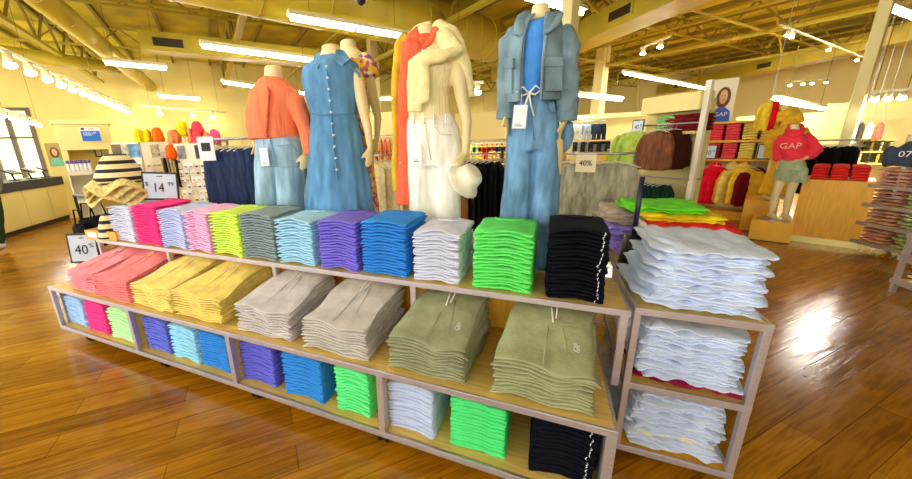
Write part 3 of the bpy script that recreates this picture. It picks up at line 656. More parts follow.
nt.links.new(mp.outputs[0],br.inputs['Vector'])
mp2=nt.nodes.new('ShaderNodeMapping'); mp2.inputs['Scale'].default_value=(1.2,14,1); nt.links.new(mp.outputs[0],mp2.inputs['Vector'])
no=nt.nodes.new('ShaderNodeTexNoise'); no.inputs['Scale'].default_value=2.2; no.inputs['Detail'].default_value=8; no.inputs['Distortion'].default_value=1.2; nt.links.new(mp2.outputs[0],no.inputs['Vector'])
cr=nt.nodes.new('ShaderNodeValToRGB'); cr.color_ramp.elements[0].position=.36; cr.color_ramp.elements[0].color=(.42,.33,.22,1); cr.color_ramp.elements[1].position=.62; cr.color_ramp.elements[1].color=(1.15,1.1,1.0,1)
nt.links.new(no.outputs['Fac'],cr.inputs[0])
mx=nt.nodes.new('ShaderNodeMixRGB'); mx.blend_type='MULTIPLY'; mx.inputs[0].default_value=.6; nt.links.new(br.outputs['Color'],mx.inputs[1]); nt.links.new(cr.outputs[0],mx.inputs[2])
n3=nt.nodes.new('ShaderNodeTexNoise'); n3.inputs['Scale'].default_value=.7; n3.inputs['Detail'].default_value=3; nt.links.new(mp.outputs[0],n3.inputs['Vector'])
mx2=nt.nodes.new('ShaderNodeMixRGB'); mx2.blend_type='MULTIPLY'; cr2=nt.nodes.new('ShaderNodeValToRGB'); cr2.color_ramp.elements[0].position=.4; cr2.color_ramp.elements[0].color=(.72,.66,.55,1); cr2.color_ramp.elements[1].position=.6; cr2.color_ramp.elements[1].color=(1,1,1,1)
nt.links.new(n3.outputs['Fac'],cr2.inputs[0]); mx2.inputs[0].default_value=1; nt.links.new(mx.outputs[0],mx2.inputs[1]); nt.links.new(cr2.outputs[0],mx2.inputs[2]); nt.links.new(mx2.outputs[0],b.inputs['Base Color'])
rr=nt.nodes.new('ShaderNodeMapRange'); rr.inputs['To Min'].default_value=.08; rr.inputs['To Max'].default_value=.26; nt.links.new(no.outputs['Fac'],rr.inputs[0]); nt.links.new(rr.outputs[0],b.inputs['Roughness'])
bp=nt.nodes.new('ShaderNodeBump'); bp.inputs['Strength'].default_value=.12; bp.inputs['Distance'].default_value=.01; nt.links.new(no.outputs['Fac'],bp.inputs['Height']); nt.links.new(bp.outputs[0],b.inputs['Normal'])
b.inputs['Specular IOR Level'].default_value=.6
def quadbox(name,a0,a1,b0,b1,z0,z1,m_):
    mb=MB().hexa([P(a0,b0,z0),P(a1,b0,z0),P(a1,b1,z0),P(a0,b1,z0),P(a0,b0,z1),P(a1,b0,z1),P(a1,b1,z1),P(a0,b1,z1)]); return mb.build(name,m_)
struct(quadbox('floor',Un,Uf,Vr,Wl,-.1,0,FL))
ceilm=mat('ceiling_deck',(198,182,22),rough=.8,var=.15,vscale=1.2)
wallm=mat('pale_yellow_wall',(222,204,118),rough=.8,var=.03,vscale=1)
wallfar=mat('cream_wall',(242,228,152),rough=.8)
struct(quadbox('ceiling',Un,Uf,Vr,Wl,HCEIL,HCEIL+.1,ceilm))
struct(quadbox('wall_back',Uf,Uf+.1,Vr,Wl,0,HCEIL,wallfar))
struct(quadbox('wall_right',Un,Uf,Vr-.1,Vr,0,HCEIL,wallfar))
# left wall with a shop window near its far left end
def ab(p): return (Vector(p).dot(u), Vector(p).dot(v))
def wall_hit(px,py,bv=None):    # pixel ray onto the left wall plane
    d=ray(px,py); t=(bv if bv is not None else Wl)/Vector((d.x,d.y,0)).dot(v); return Vector((0,0,CH))+d*t
w0=wall_hit(-60,140).dot(u); w1=wall_hit(36,140).dot(u)
struct(quadbox('wall_left',w1,Uf,Wl,Wl+.12,0,HCEIL,wallm))
wl2=quadbox('wall_left_lower',w0-.0,w1,Wl,Wl+.12,0,.5,wallm); struct(wl2)
zt=3.1
struct(quadbox('wall_left_upper',w0,w1,Wl,Wl+.12,zt,HCEIL,wallm)); struct(quadbox('wall_left_end',Un,w0,Wl,Wl+.12,0,HCEIL,wallm))
frm=mat('bronze_frame',(92,78,62),rough=.4,metal=.3)
wf=MB()
def pb(mb,a0,a1,b0,b1,z0,z1): return mb.hexa([P(a0,b0,z0),P(a1,b0,z0),P(a1,b1,z0),P(a0,b1,z0),P(a0,b0,z1),P(a1,b0,z1),P(a1,b1,z1),P(a0,b1,z1)])
for q in range(5): a=w0+(w1-w0)*q/4; pb(wf,a-.06,a+.06,Wl-.03,Wl+.1,.5,zt)
pb(wf,w0,w1,Wl-.03,Wl+.1,.5,.6); pb(wf,w0,w1,Wl-.03,Wl+.1,zt-.1,zt); pb(wf,w0,w1,Wl-.03,Wl+.1,2.1,2.16)
win=struct(wf.build('window_1',frm))
gl=mat('window_glass',(235,245,240),rough=.02,trans=1); 
struct(pb(MB(),w0,w1,Wl+.03,Wl+.04,.6,zt-.1).build('window_1_glass',gl,win))
# --- ceiling structure
beamm=mat('joist_paint',(178,162,34),rough=.6); beamd=mat('joist_paint_dark',(132,114,22),rough=.7)
def bar(mb,p,q,w,h=None):
    p=Vector(p);q=Vector(q);d=(q-p).normalized();h=h or w
    s=d.cross(Vector((0,0,1))); s=s.normalized() if s.length>1e-4 else Vector((1,0,0)); t=s.cross(d).normalized()
    a=[p-s*w/2-t*h/2,p+s*w/2-t*h/2,q+s*w/2-t*h/2,q-s*w/2-t*h/2,p-s*w/2+t*h/2,p+s*w/2+t*h/2,q+s*w/2+t*h/2,q-s*w/2+t*h/2]
    return mb.hexa(a)
def truss(a,b0,b1,zt,zb,step=1.3,w=.06,name='roof_truss',along='v',lab=None):
    Q=(lambda t,z:P(a,t,z)) if along=='v' else (lambda t,z:P(t,a,z))
    root=empty(name,Q(b0,zb),0)
    mb=MB(); bar(mb,Q(b0,zt),Q(b1,zt),w*1.6,w); o=mb.build('top_chord',beamm,root); o.matrix_parent_inverse=Matrix.Translation(-root.location)
    mb=MB(); bar(mb,Q(b0,zb),Q(b1,zb),w*1.6,w); o=mb.build('bottom_chord',beamm,root); o.matrix_parent_inverse=Matrix.Translation(-root.location)
    n=max(2,int((b1-b0)/step)); mb=MB()
    for i in range(n):
        t0=b0+(b1-b0)*i/n; t1=b0+(b1-b0)*(i+.5)/n; t2=b0+(b1-b0)*(i+1)/n
        bar(mb,Q(t0,zt),Q(t1,zb),w*.55); bar(mb,Q(t1,zb),Q(t2,zt),w*.55)
    o=mb.build('web',beamd,root); o.matrix_parent_inverse=Matrix.Translation(-root.location); root['kind']='structure'
for a in (-3,1,5,9,13.5,18):
    truss(a,Vr,Wl,HCEIL-.05,4.0,1.5,.08,'ceiling_truss')
for b_ in (-11,-7.5,-4,-1,2.5,6,9.5,13):
    if b_<Wl-.5: truss(b_,Un,Uf,HCEIL-.08,4.35,1.2,.045,'ceiling_joist','u')
mb=MB()
for k in range(26): 
    a=Un+.8+k*1.25
    if a<Uf: pb(mb,a,a+.07,Vr,Wl,HCEIL-.12,HCEIL)
struct(mb.build('ceiling_purlins',beamd))
# pipes
for (a,b_,z) in ((3.2,0,4.15),(7.3,0,4.2),(11,0,4.1)):
    mb=MB(); mb.tube([P(a,Vr,z),P(a,Wl,z)],.035,8); struct(mb.build('ceiling_pipe',beamm))
for (b_,z) in ((4.2,4.0),(-2.6,4.0),(8.4,4.1)):
    mb=MB(); mb.tube([P(Un,b_,z),P(Uf,b_,z)],.03,8); struct(mb.build('ceiling_sprinkler_pipe',beamm))
# ducts
def duct(p,q,r,label,n=28,ribs=True):
    p=Vector(p);q=Vector(q); root=empty('air_duct',p,0,label,'duct','air ducts') ; root.pop('group',None) if 'group' in root else None
    if 'group' in root: del root['group']
    mb=MB().tube([p-p,q-p],r,n); mb.build('duct_body',tan_metal,root,True)
    if ribs:
        k=int((q-p).length/1.2); d=(q-p).normalized()
        for i in range(k+1): c=d*(i*1.2+.05); MB().tube([c,c+d*.03],r*1.025,n).build('seam_ring',tan_metal,root,True)
    d=(q-p).normalized(); mb=MB().tube([(q-p),(q-p)+d*.05],[r*.9,r*.75],n); mb.build('end_cap',beamd,root)
    for t in (.2,.5,.8):
        c=(q-p)*t; mb=MB().tube([c+Vector((0,0,r)),c+Vector((0,0,max(.1,HCEIL-.1-p.z)))],.006,5); mb.build('hanger_rod',beamd,root)
duct(onz(-30,-60,3.9),onz(150,86,3.9),.2,'round tan air duct crossing upper left corner and ending in open cap')
duct(onz(-60,44,3.9),onz(118,68,3.9),.16,'thin round tan duct running left behind the larger corner duct')
duct(onz(40,-75,4.15),onz(492,42,4.15),.52,'very wide round tan duct above the mannequins')
def rduct(p,q,w,h,label,vents):
    p=Vector(p);q=Vector(q); root=empty('rectangular_duct',p,0,label,'duct')
    mb=MB(); bar(mb,Vector((0,0,0)),q-p,w,h); mb.build('duct_body',tan_metal,root,bevel=.01)
    d=(q-p).normalized(); s=d.cross(Vector((0,0,1))).normalized()
    for t in vents:
        for sg in (1,-1):
            c=(q-p)*t+s*sg*(w/2+.01)-Vector((0,0,.02)); mb=MB(); bar(mb,c-d*.36,c+d*.36,.03,.26); o=mb.build('vent_frame',tan_metal,root)
            mb=MB(); bar(mb,c-d*.3+s*sg*.012,c+d*.3+s*sg*.012,.02,.18); g=mb.build('vent_grille',mat('vent_dark',(48,40,20),rough=.6),o)
    return root
rduct(onz(500,75,4.0),onz(760,-45,4.0),.75,.5,'rectangular tan duct with dark vents over the denim jacket mannequin',[.42,.75])
rduct(onz(640,95,4.0),onz(960,22,4.0),.7,.5,'rectangular tan duct with vent crossing the upper right',[.3,.65])
rduct(onz(140,42,3.95),onz(330,60,3.95),.5,.4,'short rectangular duct with dark vent over the left accessories',[.12])
# columns
colm=mat('column_cream',(226,214,150),rough=.6)
def column(px,py,r,w,label,wid=None):
    p=at(px,py,r); mb=MB(); w_=w/2; root=empty('square_column',(p.x,p.y,0),UA,label,'column')
    MB().box(-w_,w_,-w_,w_,0,HCEIL-.05).build('shaft',colm,root,bevel=.01); MB().box(-w_-.02,w_+.02,-w_-.02,w_+.02,0,.25).build('base_wrap',steel,root); MB().box(-w_-.08,w_+.08,-w_-.08,w_+.08,HCEIL-.1,HCEIL-.07).build('cap_plate',beamm,root)
column(851,125,9.0,.13,'slanting looking cream square column behind the red shirt cabinet')
column(569,30,5.6,.16,'cream square column right behind denim jacket mannequin')
column(374,80,12,.28,'distant cream column between floral and white jeans mannequins')
column(597,112,16,.35,'far cream column above grey trousers rack')
# ---- fluorescent fixtures
tubem=mat('fluorescent_tube',(255,250,235),emit=24); fixm=mat('fixture_white',(240,232,190),rough=.5)
def fixture(p,q,label,n=2,w=.16,grp=None):
    p=Vector(p);q=Vector(q); q.z=p.z; d=q-p; Ln=d.length; ang=math.atan2(d.y,d.x); root=empty('ceiling_light',(p.x,p.y,p.z),ang,label,'ceiling light',grp)
    MB().poly([(-w/2,0),(w/2,0),(w/2*.55,.075),(-w/2*.55,.075)],Ln,Matrix.Rotation(-PI/2,4,'Z')).build('housing',fixm,root)
    for i in range(n):
        a=Ln*i/n+.03; b_=Ln*(i+1)/n-.03
        MB().tube([(a,0,-.012),(b_,0,-.012)],[w*.36]*2,10,ry=.016).build('tube_light',tubem,root,True)
    if any(k_ in label for k_ in ('brown jackets wall','yellow hanging','upper right edge','right of denim jacket sleeve')):
        al=bpy.data.lights.new('tube_lamp','AREA'); al.shape='RECTANGLE'; al.size=Ln; al.size_y=.12; al.energy=80; al.color=(1,.98,.9)
        ao=bpy.data.objects.new('tube_lamp',al); COL.objects.link(ao); ao.parent=root; ao.location=(Ln/2,0,-.04)
    for t in (.15,.85): MB().tube([(Ln*t,0,.075),(Ln*t,0,HCEIL-p.z-.02)],.006,5).build('hanger_rod',beamd,root)
FX=[((288,15),(410,36),3.5,2,'bright twin tube strip light above the floral mannequin'),((200,44),(318,60),3.5,2,'twin tube strip light above the coral mannequin'),
 ((103,61),(167,67),3.5,1,'short strip light below the corner air duct'),((158,95),(200,98),3.3,1,'small far strip light under the left rectangular duct'),((222,81),(308,93),3.4,2,'far strip light just behind the coral mannequin'),
 ((524,-6),(584,11),3.5,2,'strip light above the denim jacket mannequin shoulder'),((624,72),(706,88),3.3,2,'strip light above brown jackets wall'),
 ((572,93),(622,99),3.3,2,'distant strip light right of denim jacket sleeve'),((775,99),(825,108),3.2,2,'strip light above yellow hanging outfit'),((888,6),(960,34),3.5,2,'strip light at the upper right edge'),
 ((480,113),(502,106),3.0,1,'tiny far strip light left of denim sleeve'),((376,98),(398,101),3.2,1,'tiny far strip light left of mustard coat'),((590,121),(640,123),3.0,1,'faint far strip light above the brown jackets sign')]
px_far={'strip light above yellow hanging outfit':11,'distant strip light right of denim jacket sleeve':11,'faint far strip light above the brown jackets sign':13}
FX.append(((836,110),(846,113),3.2,1,'tiny far strip light left of slanted column'))
for a,c,z,n,lab in FX:
    A=onz(*a,z) ; B=onz(*c,z)
    if px_far.get(lab): zz=at(a[0],a[1],px_far[lab]).z; A=onz(*a,zz); B=onz(*c,zz)
    if lab.startswith('tiny'): B=at(c[0],c[1],math.hypot(A.x,A.y)); B.z=A.z
    fixture(A,B,lab,n,.17)
# unseen rows over the shopper's side of the store (the same lights, behind the camera)
for i,(a,b_) in enumerate(((-4,0),(-4,5),(-7,2.5),(-1,-3),(2,-6),(-5,-5),(-1,3))):
    p=P(a,b_,3.5); fixture(p,p+u*2.4,'strip light over the aisle behind the viewpoint',2,.17,'strip lights behind the viewpoint')
# ---- track spots
spotm=mat('spot_lamp_glow',(255,250,240),emit=40); canm=mat('spot_can_white',(225,215,170),rough=.4)
def spot_mesh(): 
    return MB().tube([(0,0,0),(0,0,-.10)],[.035,.045],14).mesh('spot_can',True), MB().tube([(0,0,-.101),(0,0,-.12),(0,0,-.14)],[.046,.05,.02],14).mesh('lamp_glow',True)
SC,SG=spot_mesh()
def track(p,q,n,label,grp,slab,s=1.0,tilt=0,ts=None,beam=0):
    p=Vector(p);q=Vector(q); root=empty('track_rail',p,0,label,'track light rail')
    mb=MB(); bar(mb,Vector((0,0,0)),q-p,.04*s,.035*s); mb.build('rail',canm,root)
    for t in(.1,.9): c=(q-p)*t; MB().tube([c,c+Vector((0,0,HCEIL-p.z-.02))],.005,5).build('hanger_rod',beamd,root)
    for i in range(n):
        t=(ts[i] if ts else (i+.5)/n); c=p+(q-p)*t
        r_=empty('spotlight',c-Vector((0,0,.02)),0,slab%(['first','second','third','fourth','fifth','sixth','seventh','eighth','ninth','tenth','eleventh','twelfth','thirteenth','fourteenth','fifteenth'][i]),'spotlight',grp)
        r_.rotation_euler=(tilt,0,.3*i); r_.scale=(s,s,s)
        link('spot_can',SC,canm,r_); link('lamp_glow',SG,spotm,r_)
        if beam and i%2==0:
            sl=bpy.data.lights.new('spot_beam','SPOT'); sl.energy=beam; sl.spot_size=R(110); sl.spot_blend=.6; sl.shadow_soft_size=.2; sl.color=(1,.97,.86)
            so=bpy.data.objects.new('spot_beam',sl); COL.objects.link(so); so.parent=r_; so.location=(0,0,-.16); so.rotation_euler=(R(28),0,0)
ts=[.04,.1,.155,.23,.31,.39,.47,.56,.62,.67,.73,.79,.86,.93,1.0]
A=at(-8,48,7.6);A.z=3.15;B=at(134,109,15.5);B.z=3.15
def lv(px,py,z): return onz(px,py,z)
track(lv(-6,46,3.2),lv(134,109,3.2),14,'long track rail crossing the upper left over counter','spotlights on the long left rail','small bright spotlight, %s from left edge on long left rail',1.7)
track(lv(-4,107,2.6),lv(40,121,2.6),6,'low track rail above the storefront windows','spotlights above the storefront windows','tiny spotlight, %s from the left above storefront windows',1.3)
p=lv(780,25,3.3); q=lv(863,57,3.3)
track(p,q,4,'short white track rail left of slanted column','spotlights on the right rail','white spotlight, %s from the left on rail beside slanted column',.8,.3,[.08,.12,.52,.94],45)
p=lv(641,48,3.5); q=lv(671,36,3.5)
track(p,q,2,'short track rail above the strip light near duct vent','spotlights near the duct vent','white spotlight, %s from left below duct vent',1.1,0,[.1,.7],45)
p=lv(786,82,3.3); q=lv(832,78,3.3)
track(p,q,4,'far track rail above the strip light beside column','spotlights on the far right rail','far spotlight, %s from the left above yellow outfit',1.1,0,[.1,.4,.6,.9],60)
p=at(870,92,9); q=at(912,88,9); q.z=p.z
track(p,q,3,'far track rail right of the column','spotlights right of the column','far spotlight, %s from left right of slanted column',.9,0,None,50)
p=lv(140,106,3.0); q=lv(226,112,3.0)
track(p,q,3,'track rail high over the accessory wall','spotlights over the accessory wall','far spotlight, %s from the left over accessory wall',1.8,0,[.18,.55,.8])
p=at(455,84,8);q=at(484,70,8);q.z=p.z
track(p,q,2,'short track rail between the cream and denim mannequins','spotlights between mannequins','spotlight, %s from left between cream and denim mannequins',1.6,0,[.3,.8],60)
# security dome and hook cord
p=at(361,-1,4.5); d_=empty('dome_camera',p,0,'black and white security dome camera hanging at the top edge','camera')
MB().cyl((0,0,0),.09,.05,20).build('housing',white_paint,d_,True); MB().tube([(0,0,0),(0,0,-.04),(0,0,-.065)],[.06,.05,.015],18).build('dome',black_plastic,d_,True); MB().tube([(0,0,.05),(0,0,HCEIL-p.z-.02)],.01,6).build('drop_rod',white_paint,d_)

fac=quadbox('outdoor_facade',w0-6,w1+4,Wl+5,Wl+5.2,-.1,3.6,mat('facade_yellow',(248,232,150),rough=.8,var=.08,vscale=1)); struct(fac)

rb=random.Random(4)
for k in range(26):
    a=rb.uniform(-2,20); b_=rb.uniform(Vr+2,Wl-2); L_=rb.uniform(1.6,3.2); z=rb.uniform(3.75,4.0)
    mb=MB(); bar(mb,P(a,b_,z),P(a+(L_ if k%2 else .2),b_+(.2 if k%2 else L_),HCEIL-.05),.05); bar(mb,P(a+(L_ if k%2 else .2),b_+(.2 if k%2 else L_),z),P(a,b_,HCEIL-.05),.05)
    struct(mb.build('ceiling_cross_brace',beamm))
# ================================================================ background fixtures and goods
class Fr:
    """upright frame facing the viewer: local x to the right, y away, z up (world heights)"""
    def __init__(s,xl,xr,yt,yb,r,r2=None):
        ym=(yt+yb)/2; A=at(xl,ym,r); B=at(xr,ym,r2 or r); A.z=B.z=0; s.w=(B-A).length; e=(B-A).normalized()
        s.rz=math.atan2(e.y,e.x); s.o=(A+B)/2; rm=math.hypot(s.o.x,s.o.y); xm=(xl+xr)/2
        s.z0=at(xm,yb,rm).z; s.z1=at(xm,yt,rm).z; s.h=s.z1-s.z0; s.e=e; s.n=Vector((-e.y,e.x,0)); s.rm=rm
    def p(s,x,y,z): return s.o+s.e*x+s.n*y+Vector((0,0,z))
def root(name,f,label,cat,group=None,z=0,dx=0,dy=0):
    p=f.p(dx,dy,z); return empty(name,p,f.rz,label,cat,group)
MC={}
def cm(rgb,var=.08):
    k='cloth_%d_%d_%d'%rgb; return cloth(k,rgb,var)
# ---- hanging garments (shared meshes), hanging point at origin, facing local -y
def g_shirt(w=.42,h=.6,t=.09,seed=0,hood=False):
    mb=MB(); fo=lambda a,k:1+.06*math.sin(a*7+seed)*(1-k)
    mb.loft([(0,0,-h,w*.52,t*.6),(0,0,-h*.5,w*.48,t*.55),(0,0,-.14,w*.46,t*.5),(0,0,-.075,w*.30,t*.4),(0,0,-.05,w*.13,t*.35)],n=24,fold=fo)
    for s in(-1,1): mb.tube([(s*w*.36,0,-.11),(s*w*.55,0,-.25),(s*w*.60,-.02,-h*.95)],[.055,.058,.04],10,ry=[.035,.04,.03])
    if hood: mb.tube([(-.08,-.02,-.07),(0,-.05,-.10),(.08,-.02,-.07)],[.035,.045,.035],8); mb.tube([(-.07,.03,-.05),(0,.06,-.0),(.07,.03,-.05)],[.03,.05,.03],8)
    return remesh(mb,'hanging_shirt',.018,folds(.012,12,5,seed),2)
def g_pants(w=.32,h=.95,t=.07,seed=0):
    mb=MB(); mb.loft([(0,0,-.36,w*.56,t*.8),(0,0,-.2,w*.52,t*.8),(0,0,-.06,w*.46,t*.6)],n=20)
    for s in(-1,1): mb.loft([(s*w*.34,0,-h,w*.27,t*.8),(s*w*.30,0,-.6,w*.25,t*.75),(s*w*.27,0,-.3,w*.28,t*.75)],n=16)
    return remesh(mb,'hanging_pants',.018,folds(.014,14,2,seed),2)
def g_side(d=.44,h=.65,t=.045,seed=0):   # garment seen edge-on along a rail (local y = along shoulders)
    mb=MB(); mb.loft([(0,0,-h,t*.7,d*.42),(.0,0,-h*.5,t*.7,d*.42),(0,0,-.15,t*.6,d*.42),(0,0,-.06,t*.3,d*.1)],n=20,fold=lambda a,k:1+.12*math.sin(a*5+seed)*(1-k))
    return remesh(mb,'hanging_garment',.014,folds(.012,16,3,seed),1)
GS=[g_shirt(seed=k*3.3) for k in range(2)]; GH=[g_shirt(hood=True,seed=8.1)]; GP=[g_pants(seed=k*5.1) for k in range(2)]; GE=[g_side(seed=k*2.2) for k in range(3)]; GL=[g_side(h=.95,seed=4+k*2.2,t=.05) for k in range(2)]
HG=MB().tube([(-.17,0,-.08),(-.09,0,-.045),(0,0,-.03),(.09,0,-.045),(.17,0,-.08)],.006,6).tube([(0,0,-.03),(0,0,.0),(.014,0,.022),(.0,0,.036),(-.012,0,.026)],.0025,5).mesh('hanger',True)
hangm=mat('clear_hanger',(226,220,205),rough=.3)
def hang(p,rz,me,m_,name,label,cat,group,s=(1,1,1)):
    r_=empty(name,p,rz,label,cat,group); r_.scale=s
    g=link('garment',me,m_,r_,None,None,True); h_=link('hanger',HG,hangm,r_)
    return r_
def rail(f,z,label,x0=None,x1=None,depth=.25,cat='rail',group=None,dy=0):
    x0=-f.w/2 if x0 is None else x0; x1=f.w/2 if x1 is None else x1
    r_=empty('garment_rail',f.p(0,dy,z),f.rz,label,cat,group)
    MB().tube([(x0,0,0),(x1,0,0)],.012,10).build('bar',chrome,r_,True)
    for x in(x0,x1): MB().tube([(x,0,0),(x,depth,0)],.012,10).build('bracket',chrome,r_,True)
    return r_
PSM={}
def stackset(f,x0,x1,z,n,t,d,rgb,name,label,cat,group,dy=0,thing='folded_sweatshirt'):
    w=x1-x0; k=(round(w,2),round(t,3))
    if k not in PSM: PSM[k]=tee_mesh(w,d,t*1.05,random.random()*20,8,5,.005,.01)
    for i in range(n):
        p=f.p((x0+x1)/2,dy+random.uniform(-.01,.01),z+i*t)
        o=link(thing,PSM[k],cm(rgb),None,p,f.rz+random.uniform(-.02,.02),True)
        tag(o,label%ordn(n-1-i,n),cat,group)
# ---- checkout counter, far left
A=onz(-30,250,0);B=onz(76,217,0); A.z=B.z=0; e=(B-A).normalized(); ctr=empty('checkout_counter',(A+B)/2,math.atan2(e.y,e.x),'long cream checkout counter with dark top at the left edge','counter')
w=(B-A).length; hc=1.0
navyt=mat('navy_counter_top',(34,44,66),rough=.35)
MB().box(-w/2,w/2,0,.7,.1,hc-.06).build('body',cream_paint,ctr)
MB().box(-w/2-.02,w/2+.02,-.03,.75,hc-.17,hc+.02).build('counter_top',navyt,ctr,bevel=.006)
MB().box(w/2-.02,w/2+.14,-.03,.75,0,hc+.02).build('end_panel',navyt,ctr); MB().box(-w/2,w/2,.03,.67,0,.1).build('toe_kick',mat('dark_plinth',(60,48,36),rough=.6),ctr)
for k in range(4):
    x=-w/2+w*(k+.5)/4; MB().box(x-w/8+.012,x+w/8-.012,-.014,.001,.12,hc-.1).build('front_panel',cream_paint,ctr)
for k,(t,lab) in enumerate(((.42,'black payment terminal at the left end of counter'),(.62,'second black payment terminal from the left on counter'),(.78,'third black payment terminal from the left on counter'),(.93,'rightmost black payment terminal on the counter'))):
    p=A.lerp(B,t)+Vector((-e.y,e.x,0))*.25; r_=empty('payment_terminal',(p.x,p.y,hc+.02),ctr.rotation_euler.z+R(10*k),lab,'terminal','payment terminals on the counter')
    MB().cyl((0,0,0),.09,.015,16).build('base',black_plastic,r_); MB().tube([(0,0,.01),(0,.03,.14)],.018,8).build('stem',black_plastic,r_)
    MB().box(-.17,.17,-.015,.015,-.1,.1,Matrix.Translation((0,.02,.18))@Matrix.Rotation(R(-62),4,'X')).build('screen',black_plastic,r_,bevel=.004)
# customer at the left edge
pp=onz(4,246,0); person=empty('person',(pp.x,pp.y,0),R(25),'person in dark green trousers and white shoes walking at left edge','person')
mb=MB(); mb.loft([(0,0,.85,.16,.12),(0,0,1.0,.15,.11),(0,0,1.15,.14,.11),(0,0,1.35,.19,.12),(0,0,1.43,.15,.09),(0,0,1.48,.06,.055),(0,0,1.55,.055,.055)])
mb.tube([(0,0,1.52),(0,-.01,1.58),(0,-.015,1.65),(0,-.005,1.72),(0,0,1.76)],[.05,.066,.078,.07,.03],16,ry=[.055,.08,.095,.085,.03]); mb.tube([(0,-.10,1.66),(0,-.125,1.635),(0,-.10,1.625)],[.008,.013,.01],8)
for s in(-1,1): mb.tube([(s*.078,0,1.67),(s*.088,0.01,1.64)],.015,8)
leg_pair(mb,((-.09,0,.88),(.09,0,.88)),(-.1,-.05,.48),(-.1,.05,.03),(.1,-.04,.48),(.12,-.16,.03),.95)
for s in(-1,1):
    mb.tube([(s*.17,0,1.4),(s*.22,0,1.28),(s*.25,.02,1.1),(s*.25,-.06,.88)],[.05,.045,.036,.022],12); hand(mb,(s*.25,-.06,.88),(0,-.3,-1),(0,-1,.1),.95)
human=mat('skin_tone',(214,164,124),rough=.5); link('body',remesh(mb,'body',.012),human,person)
gt=cloth('dark_green_trousers',(44,60,32),.1); mb=MB().loft([(0,0,.82,.18,.135),(0,0,.95,.17,.13),(0,0,1.04,.155,.12)])
for s,fx,fy in((-1,-.1,.05),(1,.12,-.16)): mb.tube([(s*.085,0,.9),(s*.1,-.045,.5),(fx,fy,.09)],[.105,.08,.07],16)
link('trousers',remesh(mb,'trousers',.012,folds(.012,8,4,4)),gt,person)
mb=MB().loft([(0,0,.92,.18,.14),(0,0,1.15,.165,.135),(0,0,1.36,.21,.14),(0,0,1.45,.14,.10),(0,0,1.49,.075,.07)])
for s in(-1,1): mb.tube([(s*.16,0,1.4),(s*.23,0,1.28),(s*.26,.02,1.1),(s*.255,-.04,.93)],[.065,.058,.05,.042],14)
link('top',remesh(mb,'top',.012,folds(.010,8,4,9)),cloth('grey_top',(120,124,120),.1),person)
for fx,fy in((-.1,.05),(.12,-.16)): 
    mb=MB().tube([(fx,fy+.06,.04),(fx,fy-.02,.05),(fx,fy-.12,.04),(fx,fy-.20,.03)],[.034,.045,.048,.03],14,ry=[.038,.045,.035,.022]); mb.build('shoe',white_card,person,True)
mb=MB().loft([(0,.02,1.60,.085,.09),(0,.015,1.68,.092,.105),(0,.005,1.75,.08,.09),(0,0,1.79,.03,.04)],n=20); mb.build('hair',mat('dark_hair',(40,26,18),rough=.7),person,True)
# ---- poster, framed opening and sign on the far left
def poster(xl,xr,yt,yb,r,label,bg,cat='poster',r2=None,frame=None,th=.02,person_=None,nm='poster'):
    f=Fr(xl,xr,yt,yb,r,r2); r_=root(nm,f,label,cat,z=f.z0); MB().box(-f.w/2,f.w/2,0,th,0,f.h).build('panel',bg,r_)
    if person_: person_(r_,f)
    return r_,f
def ell(mb,cx_,cz,rx,rz_,y=-.003,n=16,y1=0): return mb.poly([(cx_+rx*math.cos(2*PI*i/n),cz+rz_*math.sin(2*PI*i/n)) for i in range(n)],.002,Matrix.Translation((0,y,0)))
face_m=mat('printed_skin',(226,176,130),rough=.6); hair_m=mat('printed_brown_hair',(110,66,36),rough=.6); fair_m=mat('printed_fair_hair',(226,190,110),rough=.6)
def lady(top,hair,seed=0):
    def fn(r_,f):
        w,h=f.w,f.h; o=ell(MB(),0,h*.58,w*.30,h*.24,-.004).build('printed_hair',hair,r_)
        MB().poly([(-w*.42,0),(-w*.38,h*.26),(-w*.15,h*.36),(w*.15,h*.36),(w*.38,h*.26),(w*.42,0)],.002,Matrix.Translation((0,-.006,0))).build('printed_top',top,r_)
        o=ell(MB(),0,h*.60,w*.17,h*.16,-.008).build('printed_face',face_m,r_)
        for s in(-1,1): ell(MB(),s*w*.06,h*.62,w*.02,h*.012,-.010,8).build('eye',dark_print,o)
        ell(MB(),0,h*.53,w*.05,h*.014,-.010,8).build('mouth',mat('printed_lips',(190,80,80),rough=.6),o)
    return fn
pst=poster(47,63,143,166,11.5,'tall poster of a woman in pale green behind the counter',mat('poster_green_beige',(172,150,92),rough=.6),person_=lady(mat('printed_green',(120,200,170),rough=.6),hair_m))
MB().box(-pst[1].w/2,pst[1].w/2,.02,.05,-pst[1].z0,pst[1].h).build('stand_board',cream_paint,pst[0])
f=Fr(66,119,124,215,10.5); cs_=root('display_alcove',f,'pale yellow boxed alcove with open back behind the striped hats','display')
w2=f.w/2
MB().box(-w2,w2,0,.5,f.z1-.55,f.z1).build('header',cream_paint,cs_,bevel=.01); MB().box(-w2-.05,w2+.05,-.05,.55,f.z1,f.z1+.08).build('cornice',cream_paint,cs_)
for s in(-1,1): MB().box(s*w2-.1 if s>0 else -w2,w2 if s>0 else -w2+.1,0,.5,0,f.z1-.55).build('side',cream_paint,cs_)
MB().box(-w2+.1,w2-.1,.45,.5,0,f.z1-.55).build('back',mat('alcove_back',(206,184,96),rough=.7),cs_); MB().box(-w2+.1,w2-.1,.0,.45,f.z1-1.35,f.z1-1.3).build('shelf',cream_paint,cs_)
